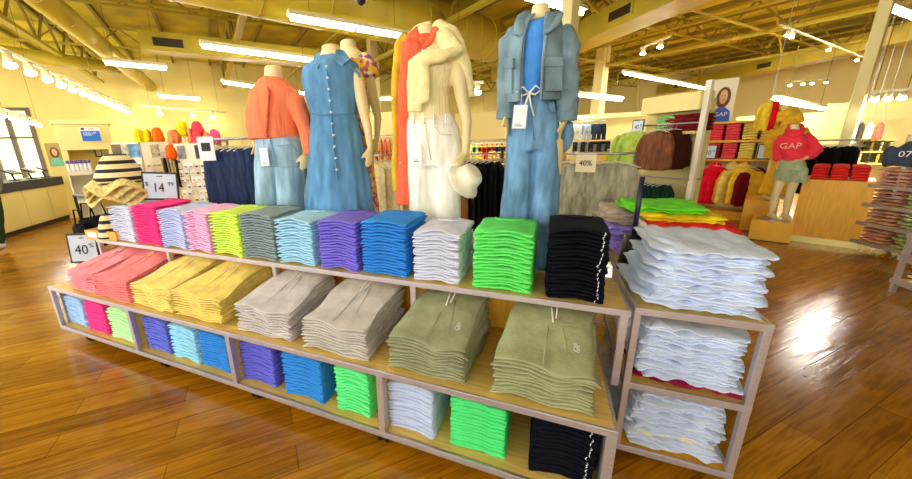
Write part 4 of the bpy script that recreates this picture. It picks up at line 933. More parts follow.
for (xl,xr,yt,yb,c,lab) in ((94,102,144,157,(70,60,40),'dark framed mirror in the alcove, left of pair'),(101,110,145,157,(200,190,120),'light framed picture in the alcove, right of pair')):
    r_,g=poster(xl,xr,yt,yb,10.85,lab,mat('frame_%d'%c[0],c,rough=.4),'picture',nm='framed_picture'); MB().box(-g.w/2+.03,g.w/2-.03,-.004,0,.03,g.h-.03).build('picture_face',mat('picture_face',(190,186,140),rough=.3,var=.3,vscale=6),r_)
bl=mat('sign_blue',(30,110,220),rough=.5)
r_,f=poster(81,100,127,141,10.3,'blue and white service sign on the alcove header',white_card,'sign',nm='wall_sign')
MB().box(-f.w/2,f.w/2,-.006,-.002,0,f.h*.72).build('blue_field',bl,r_); 
for (z,l) in((.56,.7),(.44,.5)): text('sign_text','PICK UP' if z>.5 else 'HERE',f.h*.20,white_card,r_,(-f.w*.38,-.008,f.h*z),align='LEFT')
text('sign_caption','order',f.h*.16,dark_print,r_,(-f.w*.1,-.008,f.h*.86),align='LEFT'); MB().box(-f.w*.45,-f.w*.28,-.008,-.002,f.h*.8,f.h*.94).build('emblem',dark_print,r_)
# cups / jars row on a shelf behind hats
f=Fr(66,92,161,172,7.5); sh=root('white_shelf',f,'white shelf unit of small boxes left of striped hats','shelf')
MB().box(-f.w/2,f.w/2,0,.35,f.z0-.05,f.z0).build('top_board',white_paint,sh); MB().box(-f.w/2,f.w/2,0,.35,f.z0-.5,f.z0-.45).build('lower_board',white_paint,sh)
for s in(-1,1): MB().box(s*f.w/2-.01,s*f.w/2+.01,0,.35,0,f.z0).build('side',white_paint,sh)
MB().box(-f.w/2,f.w/2,.33,.35,0,f.z0).build('back',white_paint,sh)
lid=mat('lid_violet',(110,90,170),rough=.4)
for k in range(6):
    x=-f.w/2+f.w*(k+.5)/6; b_=empty('cosmetic_jar',f.p(x,.1,f.z0),f.rz,'small white jar with violet lid, %s from left on white shelf'%['first','second','third','fourth','fifth','sixth'][k],'jar','violet lidded jars')
    MB().tube([(0,0,0),(0,0,.13)],[f.w/14,f.w/14],12).build('jar_body',white_card,b_,True); MB().tube([(0,0,.13),(0,0,.18)],[f.w/13,f.w/13],12).build('lid',lid,b_,True)
# ---- striped sun hats on a stand
hatM=bpy.data.materials.new('striped_straw'); hatM.use_nodes=True; nt=hatM.node_tree; b=nt.nodes['Principled BSDF']; b.inputs['Roughness'].default_value=.8
tc=nt.nodes.new('ShaderNodeTexCoord'); sp=nt.nodes.new('ShaderNodeSeparateXYZ'); nt.links.new(tc.outputs['Object'],sp.inputs[0])
mu=nt.nodes.new('ShaderNodeMath'); mu.operation='MULTIPLY'; mu.inputs[1].default_value=1/.066; nt.links.new(sp.outputs[2],mu.inputs[0]); fr_=nt.nodes.new('ShaderNodeMath'); fr_.operation='FRACT'; nt.links.new(mu.outputs[0],fr_.inputs[0])
gt_=nt.nodes.new('ShaderNodeMath'); gt_.operation='GREATER_THAN'; gt_.inputs[1].default_value=.58; nt.links.new(fr_.outputs[0],gt_.inputs[0])
mxn=nt.nodes.new('ShaderNodeMixRGB'); mxn.inputs[1].default_value=L((240,226,176)); mxn.inputs[2].default_value=L((24,22,34)); nt.links.new(gt_.outputs[0],mxn.inputs[0]); nt.links.new(mxn.outputs[0],b.inputs['Base Color'])
straw=cloth('straw',(240,220,150),.12,vscale=40)
hp0=ony(122,182,1.74)
stand=empty('hat_stand',(hp0.x,hp0.y,.803),0,'thin steel hat stand under the striped sun hats','stand'); stand.location.z=.803
MB().tube([(0,0,0),(0,0,hp0.z-.75)],.009,8).build('pole',chrome,stand,True); MB().cyl((0,0,0),.09,.01,24).build('base',chrome,stand); MB().tube([(-.12,0,hp0.z-.78),(0,0,hp0.z-.77),(.12,0,hp0.z-.78)],.006,6).build('cross_arm',chrome,stand,True)
def hat(z,label,sc,crown=True,ph=0,grp='striped sun hats'):
    r_=empty('sun_hat',(hp0.x,hp0.y,z),0,label,'hat',grp)
    mb=MB(); n=48
    prof=[(.0,.44),(.12,.44),(.19,.37),(.25,.26),(.30,.14),(.35,.05)] if crown else [(.16,.06),(.19,.05)]
    prof2=[(.34,.06),(.38,.01),(.42,-.03),(.46,-.06)]
    def surf(pr,wave):
        m_=MB(); rings=[]
        for (rr_,zz) in pr: rings.append([m_.bm.verts.new((max(rr_,.002)*math.cos(2*PI*j/n)*sc,max(rr_,.002)*math.sin(2*PI*j/n)*sc,(zz+wave*max(0,rr_-.2)*math.sin(2*PI*j/n*5+ph))*sc)) for j in range(n)])
        for i in range(len(rings)-1):
            for j in range(n): m_.bm.faces.new((rings[i][j],rings[i][(j+1)%n],rings[i+1][(j+1)%n],rings[i+1][j]))
        me=bpy.data.meshes.new('h'); m_.bm.to_mesh(me); m_.bm.free(); return bake(me,'hat_part',[('SOLIDIFY',dict(thickness=.006,offset=0))])
    link('crown',surf(prof,0),hatM,r_); link('brim',surf(prof2,.28),straw,r_); return r_
zb=ony(115,190,1.74).z
for k in range(4): hat(zb-.03+k*.028,['bottommost straw sun hat of the striped stack','second straw sun hat from bottom of striped stack','third straw sun hat from bottom of striped stack','topmost black striped straw sun hat on hat stand'][k],.56,True,k*1.3)
# small hat in orange tray on shelf end
tr=empty('display_tray',ony(97,237,1.6),R(5),'orange cardboard tray at the left end of upper shelf','tray'); tr.location=(-3.40,1.66,.806)
ot=mat('orange_card',(246,176,60),rough=.6)
mb=MB().box(-.2,.16,-.13,.13,0,.008); mb.build('tray_floor',ot,tr)
for nm_,bx in(('tray_wall',(-.2,.16,-.138,-.13)),('tray_wall',(-.2,.16,.13,.138)),('tray_wall',(-.208,-.2,-.138,.138)),('tray_wall',(.16,.168,-.138,.138))): MB().box(*bx,0,.075).build(nm_,ot,tr)
MB().box(-.17,-.06,-.142,-.139,.015,.06).build('price_label',white_card,tr)
hh=empty('bucket_hat',(-3.38,1.60,.90),0,'small black and cream striped hat in the orange tray','hat')
mb=MB().loft([(0,0,-.085,.11,.11),(0,0,0,.09,.09),(0,0,.09,.06,.06),(0,0,.12,.03,.03)],n=28,fold=lambda t,k:1+.05*math.sin(t*4)*(1-k)); link('crown',remesh(mb,'crown',.008),hatM,hh)
MB().tube([(0,0,-.087),(0,0,-.080)],[.125,.115],24).build('brim',straw,hh)
# black bags hanging beside the tray
bagm=cloth('black_nylon',(16,16,22),.1)
for k,(px,py) in enumerate(((80,226),(89,219),(99,217))):
    p=ony(px,py,1.98+k*.1); p.z-=0.0; bb=empty('black_bag',(p.x-.0,p.y,p.z-.1),R(20*k),['leftmost black bag hanging by the table end','middle black bag hanging by the table end','rightmost black bag hanging by the table end'][k],'bag','black bags by the table end')
    link('bag_body',remesh(MB().loft([(0,0,-.22,.13,.06),(0,0,-.1,.15,.075),(0,0,.08,.13,.05),(0,0,.12,.10,.03)]),'bag_body',.012,folds(.02,9,6,k)),bagm,bb)
    MB().tube([(-.08,0,.1),(-.05,0,.28),(.05,0,.28),(.08,0,.1)],.008,6).build('strap',bagm,bb,True)
p=ony(90,200,2.1); rk=empty('bag_rack',(p.x,p.y,0),0,'small black tubular rack holding the black bags','rack')
MB().tube([(-.3,0,0),(-.3,0,p.z+.05)],.015,8).build('post',black_metal,rk,True); MB().tube([(-.32,0,p.z+.04),(.35,0,p.z+.04)],.013,8).build('cross_bar',black_metal,rk,True); MB().box(-.5,-.1,-.25,.25,0,.02).build('base',black_metal,rk)
# ---- price signs
def psign(c,w,h,rz,body,label,tilt=0,stand=None,suf=None,pre=None):
    r_=empty('price_sign',c,rz,label,'sign'); r_.rotation_euler=(0,tilt,rz)
    MB().box(-w/2,w/2,0,.014,0,h).build('frame',black_plastic,r_,bevel=.003)
    f_=MB().box(-w/2+.014,w/2-.014,-.0025,.001,.016,h-.014).build('card',mat('sign_card',(208,230,255),rough=.5),r_)
    text('sign_text',body,h*.46,dark_print,f_,(-w*.06 if suf else 0,-.004,h*.44),sx=.8)
    if pre: text('sign_text',pre,h*.20,dark_print,f_,(-w*.37,-.004,h*.58))
    if suf: text('sign_text',suf,h*.20,dark_print,f_,(w*.29,-.004,h*.58))
    MB().box(-w*.08,w*.08,-.004,-.002,h*.84,h*.87).build('sign_mark',dark_print,f_)
    if stand: MB().tube([(0,.007,-stand),(0,.007,0)],.007,6).build('sign_stem',black_metal,r_,True); MB().box(-.07,.07,-.04,.05,-stand,-stand+.008).build('sign_foot',black_metal,r_)
    return r_
psign((-3.02,1.84,1.10),.26,.235,R(42),'14','black framed price sign reading 14.99 above pink tees',R(5),.28,'99','$')
psign((-3.655,1.48,.59),.21,.26,R(42),'40','black framed sign reading 40% at table left end',R(4),None,'%')
# ---- left accessory walls (gondola with small carded goods)
def carded(xl,xr,yt,yb,r,r2,rows,cols,lab,grp,what,header=None,seed=0):
    f=Fr(xl,xr,yt,yb,r,r2); r_=root('gondola_panel',f,lab,'display panel')
    MB().box(-f.w/2,f.w/2,0,.06,0,f.z1).build('panel',white_paint,r_); MB().box(-f.w/2,f.w/2,-.35,0,0,.25).build('base_deck',cream_paint,r_)
    if header:
        for k,(a,b_,c) in enumerate(header): MB().box(-f.w/2+f.w*a,-f.w/2+f.w*b_,-.02,0,f.z1-.30,f.z1-.04).build('header_picture',mat('header_%d_%d_%d'%c,c,rough=.6,var=.25,vscale=9),r_)
    zt_=f.z1-.36; zl=max(.35,f.z0-.1); dx=f.w/cols; dz=(zt_-zl)/rows; rnd=random.Random(seed)
    cms=[mat('card_pack_%d'%i,c,rough=.6) for i,c in enumerate(((246,242,232),(240,228,200),(228,214,180),(250,250,250)))]; it=[mat('pack_item_%d'%i,c,rough=.4) for i,c in enumerate(((196,150,90),(120,90,70),(230,210,170),(90,80,90)))]
    pk=MB().box(-dx*.45,dx*.45,-.03,-.022,-dz*.46,dz*.42).mesh('card'); itm=MB().tube([(-dx*.18,-.035,-dz*.1),(0,-.045,-dz*.22),(dx*.18,-.035,-dz*.1)],.015,8).mesh('item',True)
    for i in range(rows):
        for j in range(cols):
            x=-f.w/2+dx*(j+.5)+rnd.uniform(-.1,.1)*dx; z=zt_-dz*(i+.5)
            o=empty('carded_accessory',f.p(x,-.02,z),f.rz,'small carded %s, row %d down and %d across on panel'%(what,i+1,j+1),'accessory',grp)
            link('card',pk,cms[rnd.randrange(4)],o,None,None,True); link('item',itm,it[rnd.randrange(4)],o,None,None,True)
    return f
carded(119,146,142,212,9.0,8.8,7,5,'white accessory panel with pictures, left of fourteen dollar sign','carded accessories left panel','hair accessory',[(.0,.32,(120,104,80)),(.36,.6,(200,196,180)),(.62,.98,(110,160,210))],1)
carded(148,176,142,212,8.6,8.6,7,5,'white accessory panel just behind the fourteen dollar sign','carded accessories middle panel','jewelry',[(.3,.6,(200,190,150))],2)
carded(180,214,143,215,8.2,8.0,7,6,'white accessory panel right of the fourteen dollar sign','carded accessories right panel','trinket',[(.1,.3,(150,150,150)),(.6,.95,(60,60,70))],3)
# ruffled bright hats along the top
def blob(px,py,wpx,r,rgb,lab,k):
    f=Fr(px-wpx/2,px+wpx/2,py-4,py+4,r); o=empty('ruffled_hat',f.p(0,0,(f.z0+f.z1)/2),f.rz,lab,'hat','bright ruffled hats above the accessory panels')
    mb=MB().loft([(0,0,-.14,f.w*.40,.14),(0,0,-.08,f.w*.52,.2),(0,0,.0,f.w*.5,.18),(0,0,.08,f.w*.48,.16),(0,0,.14,f.w*.3,.10)],n=40,fold=lambda t,kk:1+.16*math.sin(t*7+k)*(1-kk)); link('crown',remesh(mb,'crown',.02,folds(.03,6,6,k),1),cm(rgb),o)
    MB().tube([(0,0,-.4),(0,0,-.05)],.01,6).build('stand_peg',chrome,o)
for k,q in enumerate(((139,136,11,9.0,(244,220,20),'yellow ruffled hat leftmost above the panels'),(148,136,9,8.9,(240,214,20),'yellow ruffled hat second from the left above panels'),(157,135,12,8.8,(250,120,20),'orange ruffled hat beside yellow hats'),
    (174,137,12,8.6,(250,150,100),'peach ruffled hat in the middle above panels'),(183,129,11,8.6,(246,226,20),'tall yellow ruffled hat above the panels'),(190,136,6,8.5,(240,150,120),'small peach ruffled hat beside tall yellow hat'),(198,129,11,8.4,(250,70,90),'upper bright pink ruffled hat above panels'),(197,138,11,8.3,(250,80,80),'lower red pink ruffled hat above panels'),(207,139,8,8.3,(250,160,120),'small salmon ruffled hat above right panel'),(215,137,10,8.2,(246,90,150),'rightmost magenta pink ruffled hat'),(172,152,12,8.3,(250,100,20),'orange ruffled hat hanging between the panels'))): blob(*q,k)
f=Fr(118,222,141,143,9.2,8.5); r_=root('ledge',f,'narrow yellow ledge over the accessory panels','ledge'); MB().box(-f.w/2,f.w/2,-.1,.25,f.z0-.04,f.z0).build('board',cream_paint,r_)
for s in(-.45,.45): MB().box(f.w*s-.03,f.w*s+.03,.1,.2,0,f.z0-.04).build('support_post',cream_paint,r_)
f=Fr(164,184,152,205,8.3); rl=rail(f,f.z1,'rail of khaki and black garments between accessory panels')
for k in range(7): hang(f.p(-f.w/2+f.w*(k+.5)/7,0,f.z1-.04),f.rz,GE[k%3],cm([(190,170,120),(40,38,40),(150,140,110),(210,196,150)][k%4]),'hanging_garment','small dark or khaki garment hanging between the accessory panels','garment','garments between accessory panels')
# ---- navy denim on hangers
navy=mat('navy_denim',(26,50,96),rough=.85,var=.25,vscale=7,stretch=(4,4,1),bump=.3,bscale=120)
f=Fr(217,263,143,200,3.6,3.4); rl=rail(f,f.z1+.04,'rail of navy denim overalls left of coral cardigan')
for k in range(7):
    hang(f.p(-f.w/2+f.w*(k+.5)/7,random.uniform(-.02,.02),f.z1-.0),f.rz+R(38),GP[k%2],navy,'denim_overalls','dark navy denim overalls, %s from left on rail behind coral cardigan'%['first','second','third','fourth','fifth','sixth','seventh'][k],'overalls','navy denim overalls on the rail',(.78,1,.85))
for s in (-1,1): MB().tube([(s*f.w/2,.25,0),(s*f.w/2,.25,-f.z1-.04)],.014,8).build('post',chrome,rl,True)
p=f.p(-f.w*.42,-.16,f.z1+.06); tg=empty('price_card',p,f.rz,'white price card hanging on the navy denim rail','sign'); MB().box(-.07,.07,0,.004,-.2,0).build('card',white_card,tg); MB().box(-.04,.04,-.002,0,-.12,-.05).build('print',dark_print,tg); MB().tube([(0,0,0),(0,.05,.09)],.003,5).build('clip',chrome,tg)
# ---- generic racks
def rack(f,z,n,me,cols,name,label,cat,grp,railab,rot=0,s=(1,1,1),dyj=.02,posts=True):
    rl=rail(f,z+.04,railab)
    for k in range(n):
        c=cols[k%len(cols)]; m_=c if not isinstance(c,tuple) else cm(c)
        hang(f.p(-f.w/2+f.w*(k+.5)/n,random.uniform(-dyj,dyj),z),f.rz+rot+random.uniform(-.08,.08),me[k%len(me)],m_,name,label%(OR2[k]),cat,grp,s)
    if posts:
        for sg in (-1,1): MB().tube([(sg*f.w/2,.25,0),(sg*f.w/2,.25,-z-.04)],.014,8).build('post',chrome,rl,True)
    return rl
OR2=['first','second','third','fourth','fifth','sixth','seventh','eighth','ninth','tenth','eleventh','twelfth','thirteenth','fourteenth','fifteenth','sixteenth']
f=Fr(303,318,150,205,4.2); rack(f,f.z1,4,GE,[(200,204,200),(70,80,96),(170,176,180),(90,100,110)],'hanging_garment','grey garment, %s from left between coral and denim dress','garment','grey garments behind coral sleeve','rail of grey garments between coral cardigan and denim dress')
f=Fr(372,402,158,215,5.0); rack(f,f.z1,5,GL,[(244,230,178),(238,222,166),(246,236,196)],'hanging_dress','long cream garment, %s from left, left of white jeans','dress','cream garments behind dress','rail of long cream garments left of white jeans',R(60))
f=Fr(366,404,137,149,8.5); rack(f,f.z1,9,GE,[(250,150,90),(246,120,96),(240,170,100)],'hanging_blouse','small coral top, %s from left on upper wall rail','top','coral tops on the wall','upper wall rail of coral tops',0,(1,1,.6))
f=Fr(366,404,153,166,8.5); rack(f,f.z1,9,GE,[(250,170,110),(246,200,90),(230,120,96)],'hanging_blouse','small peach top, %s from left on lower wall rail','top','peach tops on the wall','lower wall rail of peach tops',0,(1,1,.6))
f=Fr(362,408,112,215,8.9); r_=root('slat_wall',f,'pale yellow slat wall behind the coral tops','wall panel'); MB().box(-f.w/2,f.w/2,0,.1,0,f.z1).build('panel',cream_paint,r_); MB().box(-f.w/2,f.w/2,-.3,0,f.z0*0+.95,1.0).build('shelf',maple,r_)
f=Fr(462,500,157,222,4.6); rack(f,f.z1,7,GL,[(120,84,40),(30,30,34),(14,14,18),(22,22,28),(14,14,18),(30,32,38),(14,14,18)],'hanging_trousers','dark trousers, %s from left on rack behind the bucket hat','trousers','dark trousers behind the bucket hat','rail of dark trousers between white and blue jeans',R(20))
f=Fr(470,514,141,166,9.5); rack(f,f.z1,9,GE,[(150,220,180),(170,230,190),(230,50,44),(230,44,44),(220,60,50),(40,60,110),(44,66,120),(240,220,150),(240,226,160)],'hanging_blouse','coloured top, %s from left on the far middle wall','top','far middle wall tops','far rail of mint, red and navy tops')
f=Fr(455,522,112,139,11.5); r_=root('header_band',f,'pale yellow header band behind the white jeans mannequin','header'); MB().box(-f.w/2,f.w/2,0,.15,f.z0,f.z1).build('panel',wallfar,r_)
for s in(-1,1): MB().box(s*f.w/2-.05,s*f.w/2+.05,.02,.13,0,f.z0).build('post',wallfar,r_)
f=Fr(470,516,166,200,9.3); sh=root('wall_shelving',f,'wooden wall shelving with yellow and navy stacks behind jeans','shelf unit'); hh_=f.z1
for z in(.45,.9,1.35): MB().box(-f.w/2,f.w/2,0,.35,z-.03,z).build('shelf',maple,sh)
for s in(-1,1): MB().box(s*f.w/2-.02,s*f.w/2+.02,0,.38,0,1.4).build('side_panel',maple,sh)
MB().box(-f.w/2,f.w/2,.36,.38,0,1.4).build('back_panel',orange_wood,sh)
for k in range(3): stackset(f,-f.w/2+.05+k*f.w/3,-f.w/2+f.w/3-.05+k*f.w/3,.9,5,.06,.3,[(230,190,80),(240,206,110),(224,180,70)][k],'x','folded yellow sweater, %s in '+['left','middle','right'][k]+' stack behind jeans','sweater','yellow sweaters behind the jeans',.02)
for k in range(3): stackset(f,-f.w/2+.05+k*f.w/3,-f.w/2+f.w/3-.05+k*f.w/3,.45,5,.06,.3,[(40,60,100),(30,40,70),(60,80,120)][k],'x','folded navy sweater, %s in '+['left','middle','right'][k]+' stack behind jeans','sweater','navy sweaters behind the jeans',.02)
# grey trousers rack with sign
greyd=mat('washed_grey_denim',(172,174,152),rough=.85,var=.16,vscale=6,stretch=(5,5,1.2),bump=.3,bscale=120)
f=Fr(563,619,158,240,3.9,3.7); rack(f,f.z1,4,GP,[greyd],'hanging_trousers','washed grey drawstring trousers, %s from left on rack','trousers','grey trousers on the rack','chrome rack of washed grey trousers right of denim jacket mannequin',R(12),(1.15,1.3,1.0))
p=f.p(0,-.16,f.z1+.02); sg=empty('price_card',p,f.rz,'cream price card clipped on grey trousers rack','sign'); MB().box(-.09,.09,0,.004,-.14,.02).build('card',mat('cream_card',(238,230,190),rough=.6),sg); text('card_text','40%',.07,dark_print,sg,(0,-.002,-.06)); MB().tube([(0,0,.02),(0,.1,.07)],.003,5).build('clip',chrome,sg)
mb=MB()
f2=Fr(552,566,165,215,4.6); rack(f2,f2.z1,4,GL,[(60,40,70),(130,50,60),(30,30,40)],'hanging_dress','dark printed dress, %s from left beside blue jeans','dress','dark printed dresses','rail of dark printed dresses between jeans and grey trousers')
# wall of denim behind
f=Fr(545,680,118,215,11.8); r_=root('perimeter_wall',f,'pale yellow display wall behind grey trousers rack','wall panel'); MB().box(-f.w/2,f.w/2,0,.12,0,f.z1+.0).build('panel',wallfar,r_); MB().box(-f.w/2-.05,f.w/2+.05,-.12,.14,f.z1,f.z1+.12).build('cornice',cream_paint,r_)
f=Fr(571,604,123,141,11.4); rack(f,f.z1,7,GP,[(230,226,200),(210,214,200),(120,140,160),(160,176,190),(40,50,70),(50,60,80),(30,36,50)],'hanging_jeans','small hanging jeans, %s from left on the far wall','jeans','far wall jeans','far wall rail of jeans in washes',0,(.62,1,.62),posts=False)
f=Fr(571,612,140,152,11.3); sh=root('wall_shelf',f,'far wall shelf with dark folded denim','shelf'); 
for z in(f.z0,f.z1): MB().box(-f.w/2,f.w/2,0,.35,z-.04,z).build('shelf_board',maple,sh)
for k in range(5): stackset(f,-f.w/2+.04+k*f.w/5,-f.w/2+f.w/5-.04+k*f.w/5,f.z0,4,.07,.3,(40,54,80),'x','folded dark jeans, %s in stack '+['one','two','three','four','five'][k]+' of far shelf','jeans','dark folded jeans on far shelf',.02)
f=Fr(612,626,133,150,10.8); 
r_,g=poster(619,627,136,143,10.9,'blue display square on the far wall shelf',bl,'sign',nm='blue_sign')
f=Fr(606,640,151,176,9.6); rack(f,f.z1,7,GS,[(246,216,60),(240,206,60),(180,220,190),(246,226,90)],'hanging_shirt','yellow shirt, %s from left behind the lime cardigans','shirt','yellow shirts behind lime cardigans','rail of yellow shirts left of lime cardigans',R(30),(.9,1,.9))
# ---- sweater wall (lime, brown, green)
f=Fr(632,693,103,205,6.9,6.3); sw_=root('sweater_wall',f,'pale yellow display wall of lime and brown jackets','display wall'); W=f.w/2
wallg=mat('display_wall_putty',(226,212,140),rough=.7)
MB().box(-W,W,.2,.25,0,f.z1).build('back_panel',wallg,sw_); MB().box(-W+.1,W,-.05,.2,f.z1-.14,f.z1+.10).build('header',cream_paint,sw_,bevel=.01)
MB().box(W-.0,W+.07,.0,.05,0,f.z1+.22).build('side_panel',white_paint,sw_); MB().box(-W+.0,W-.03,0,.2,f.z1-.45,f.z1-.41).build('shelf',maple,sw_); MB().box(-W,W-.03,.0,.36,0,.12).build('base_deck',cream_paint,sw_)
n_=4
for k in range(n_):
    c=[(150,210,130),(130,30,30),(120,26,28),(110,24,26)][k]; x0=-W+.32+k*(2*W-.4)/n_*.98
    stackset(f,x0,x0+.27,f.z1-.41,5,.045,.2,c,'x','folded '+['mint','maroon','maroon','dark red'][k]+' sweater, %s in stack '+['one','two','three','four'][k]+' on high shelf','sweater','folded sweaters on the high shelf',.02)
psg=psign(f.p(-W+.08,-.05,f.z1-.41),.2,.2,f.rz,'40','small white sale sign at left end of high shelf',0,None,'%')
zr=at(670,127,f.rm).z
rail(f,zr+.04,'rail of lime and brown jackets on the sweater wall')
brown=mat('brown_velvet',(120,66,26),rough=.7,var=.25,vscale=8,stretch=(4,4,1)); limec=cm((178,206,92)); 
for k in range(3): hang(f.p(-W+.0+k*.12,-.06-.16*(k==2),zr),f.rz+(R(66) if k<2 else R(14)),GS[k%2],limec,'hanging_cardigan','lime green cardigan, %s from left on sweater wall'%OR2[k],'cardigan','lime cardigans on the sweater wall',(1.05,1,.95))
for k in range(6): hang(f.p((-W+.55+k*(2*W-.8)/5) if k!=4 else .14,-.06-.22*(k==4),zr),f.rz+(R(72) if k!=4 else R(12)),GS[k%2],brown if k<5 else cm((70,34,24)),'hanging_jacket','brown velvet jacket, %s from left on sweater wall'%OR2[k],'jacket','brown velvet jackets',(.9,1,1.0))
zr2=at(670,180,f.rm).z
rail(f,zr2+.04,'lower rail of dark green and navy garments on sweater wall')
for k in range(11): hang(f.p(-W+.08+k*(2*W-.2)/11,-.08,zr2),f.rz+R(60),GL[k%2] if k>1 else GE[0],cm([(230,70,40),(20,36,70),(20,36,70),(22,40,76),(20,40,60),(14,50,44),(14,56,46),(12,60,46),(14,54,44),(16,60,50),(12,46,40)][k]),'hanging_trousers','%s garment on the lower rail, %s from the left'%('orange' if k==0 else 'navy' if k<5 else 'dark green',OR2[k]),'trousers','dark garments on the lower rail',(1,1,.9))
# ---- red and yellow wall
f=Fr(698,775,121,215,8.3,8.2); rw=root('sweatshirt_wall',f,'maple display wall of red and yellow sweatshirts','display wall'); W=f.w/2
MB().box(-W,W,.36,.42,0,f.z1).build('back_panel',wallg,rw); z_a=at(738,159,f.rm).z; z_b=at(738,140,f.rm).z; z_c=f.z1
for z in(z_a,z_b,z_c): MB().box(-W,W,-.02,.36,z-.035,z).build('shelf',orange_wood,rw)
for s in(-1,1): MB().box(s*W-.02,s*W+.02,-.02,.4,0,f.z1+.02).build('side_panel',cream_paint,rw)
MB().box(-W,W,-.02,.36,0,.14).build('base_deck',orange_wood,rw)
for r0,z,zt_ in((0,z_a,z_b),(1,z_b,z_c)):
    n=6; t=(zt_-z-.05)/n
    for k in range(4):
        x0=-W+.06+k*(2*W-.1)/4; 
        stackset(f,x0,x0+(2*W-.1)/4-.03,z+.002,n,t,.34,[(255,76,96),(255,90,104),(255,232,120),(255,224,104)][k],'x','folded '+['red','red','yellow','yellow'][k]+' sweatshirt, %s in '+['first','second','third','fourth'][k]+' stack on '+['lower','upper'][r0]+' shelf','sweatshirt','sweatshirts on the '+['lower','upper'][r0]+' wall shelf',0.0)
psign(f.p(-W+.12,-.06,z_a+.0),.2,.24,f.rz,'40','white sale sign clipped on left of sweatshirt shelves',0,None,'%'); psign(f.p(W-.16,-.06,z_a),.16,.24,f.rz,'','dark framed sign at right of sweatshirt shelves',0,None)
zr=at(725,163,f.rm).z; rail(f,zr+.04,'rail of red and yellow hoodies under the sweatshirt shelves')
red=cm((236,20,50)); yel=cm((246,206,60)); cry=cm((240,216,110))
for k in range(9):
    m_,nm_=((red,'red'),(red,'red'),(red,'red'),(red,'red'),(cry,'pale yellow'),(cry,'pale yellow'),(yel,'golden yellow'),(yel,'golden yellow'),(cm((120,20,40)),'maroon'))[k]
    x=-W+.2+k*(2*W-.4)/8; hang(f.p(x,-.12-(.1 if k in(1,6) else 0),zr),f.rz+(R(8) if k in(1,4,6) else R(55)),(GH if k in(1,4,6) else GS)[0],m_,'hanging_hoodie','%s hoodie, %s from left under the sweatshirt shelves'%(nm_,OR2[k]),'hoodie','hoodies under the sweatshirt shelves',(1.15,1.1,1.15))
# posters above
r_,g=poster(703,713,95,123,8.2,'poster of a model in yellow, left of blue sweatshirt poster',mat('poster_cream',(240,226,170),rough=.6),person_=lady(mat('printed_yellow',(246,214,90),rough=.6),fair_m))
r_,g=poster(711,735,79,123,8.3,'poster of long haired model in blue sweatshirt above sweatshirt wall',mat('poster_pale',(236,230,196),rough=.6),person_=lady(mat('printed_blue',(52,90,196),rough=.6),hair_m))
text('printed_letters','GAP',g.h*.13,white_card,r_,(0,-.012,g.h*.2))
# yellow and red outfit hanging
f=Fr(757,779,98,132,7.7); r_=root('hanging_outfit',f,'yellow garment with red stripe hanging high beside posters','garment',z=f.z1)
link('garment',GS[0],cm((246,214,60)),r_,None,None,True).scale=(f.w/.5,1,f.h/.62); mb=MB().tube([(f.w*.25,-.06,-.06),(f.w*.3,-.08,-f.h*.5),(f.w*.22,-.07,-f.h*.95)],[.03,.04,.03],8); mb.build('red_trim',cm((230,20,40)),r_,True); MB().tube([(0,0,-.05),(0,0,HCEIL-f.z1-.1)],.004,5).build('hanging_wire',chrome,r_)
# ---- podiums + hoodie mannequin + yellow mannequin
podm=mat('podium_orange',(240,182,40),rough=.4,var=.05,vscale=4)
def podium(xl,xr,yt,yb,depth,label):
    A=onz(xl,yb,0);B=onz(xr,yb+ (xr-xl)*.05,0); rm=math.hypot(A.x,A.y); rB=math.hypot(B.x,B.y); f=Fr(xl,xr,yb,yb+1,rm,rm); z=at((xl+xr)/2,yt,rm).z
    r_=root('podium',f,label,'podium'); MB().box(-f.w/2,f.w/2,0,depth,.01,z).build('block',podm,r_,bevel=.006); MB().box(-f.w/2+.02,f.w/2-.02,.02,depth-.02,0,.012).build('plinth',black_plastic,r_); return f,z
fp,zp=podium(747,790,221,239,.42,'low orange podium under the red hoodie mannequin')
fq,zq=podium(738,772,200,230,.5,'taller orange podium behind the hoodie mannequin podium')
YH=fp.o+fp.n*.2; rH=math.hypot(YH.x,YH.y)
def Q(px,py,dr=0.0): return at(px,py,rH+dr)
def SQ(py,xl,xr,ry):
    A=Q(xl,py);B=Q(xr,py); return ((A.x+B.x)/2,(A.y+B.y)/2,(A.z+B.z)/2,(B-A).length/2,ry)
org=Vector((YH.x,YH.y,zp)); azi=math.atan2(-YH.x,YH.y) # facing viewer
m6=empty('mannequin',org,0,'headless mannequin in red letter hoodie and pale shorts on podium','mannequin')
hx=YH.x
mb=MB(); mb.loft([SQ(172,780,802,.11),SQ(158,783,804,.10),SQ(142,783,805,.11),SQ(134,787,803,.08),SQ(130,790,800,.05),SQ(124,790,799,.045)])
lf,rf=Q(770,219),Q(783,222); lh,rh=Q(784,172),Q(797,172); lk,rk_=Q(775,196,-.03),Q(789,197,-.03); lf.z=rf.z=zp+.02
leg_pair(mb,(lh,rh),lk,lf,rk_,rf,.85)
wl_=Q(779,160);mb.tube([Q(787,136),Q(782,143),Q(779,152),wl_],[.045,.04,.033,.02],12); wr_=Q(806,158,-.12); mb.tube([Q(803,136),Q(811,143),Q(815,151),wr_],[.045,.04,.033,.02],12)
hand(mb,wl_,(0,-.1,-1),(0,-1,0),.9); hand(mb,wr_,(-.7,0,-.5),(0,-1,0),.9)
link('body',remesh(rel(mb,org),'body',.012),skin,m6)
redh=cloth('red_fleece',(255,66,84),.05)
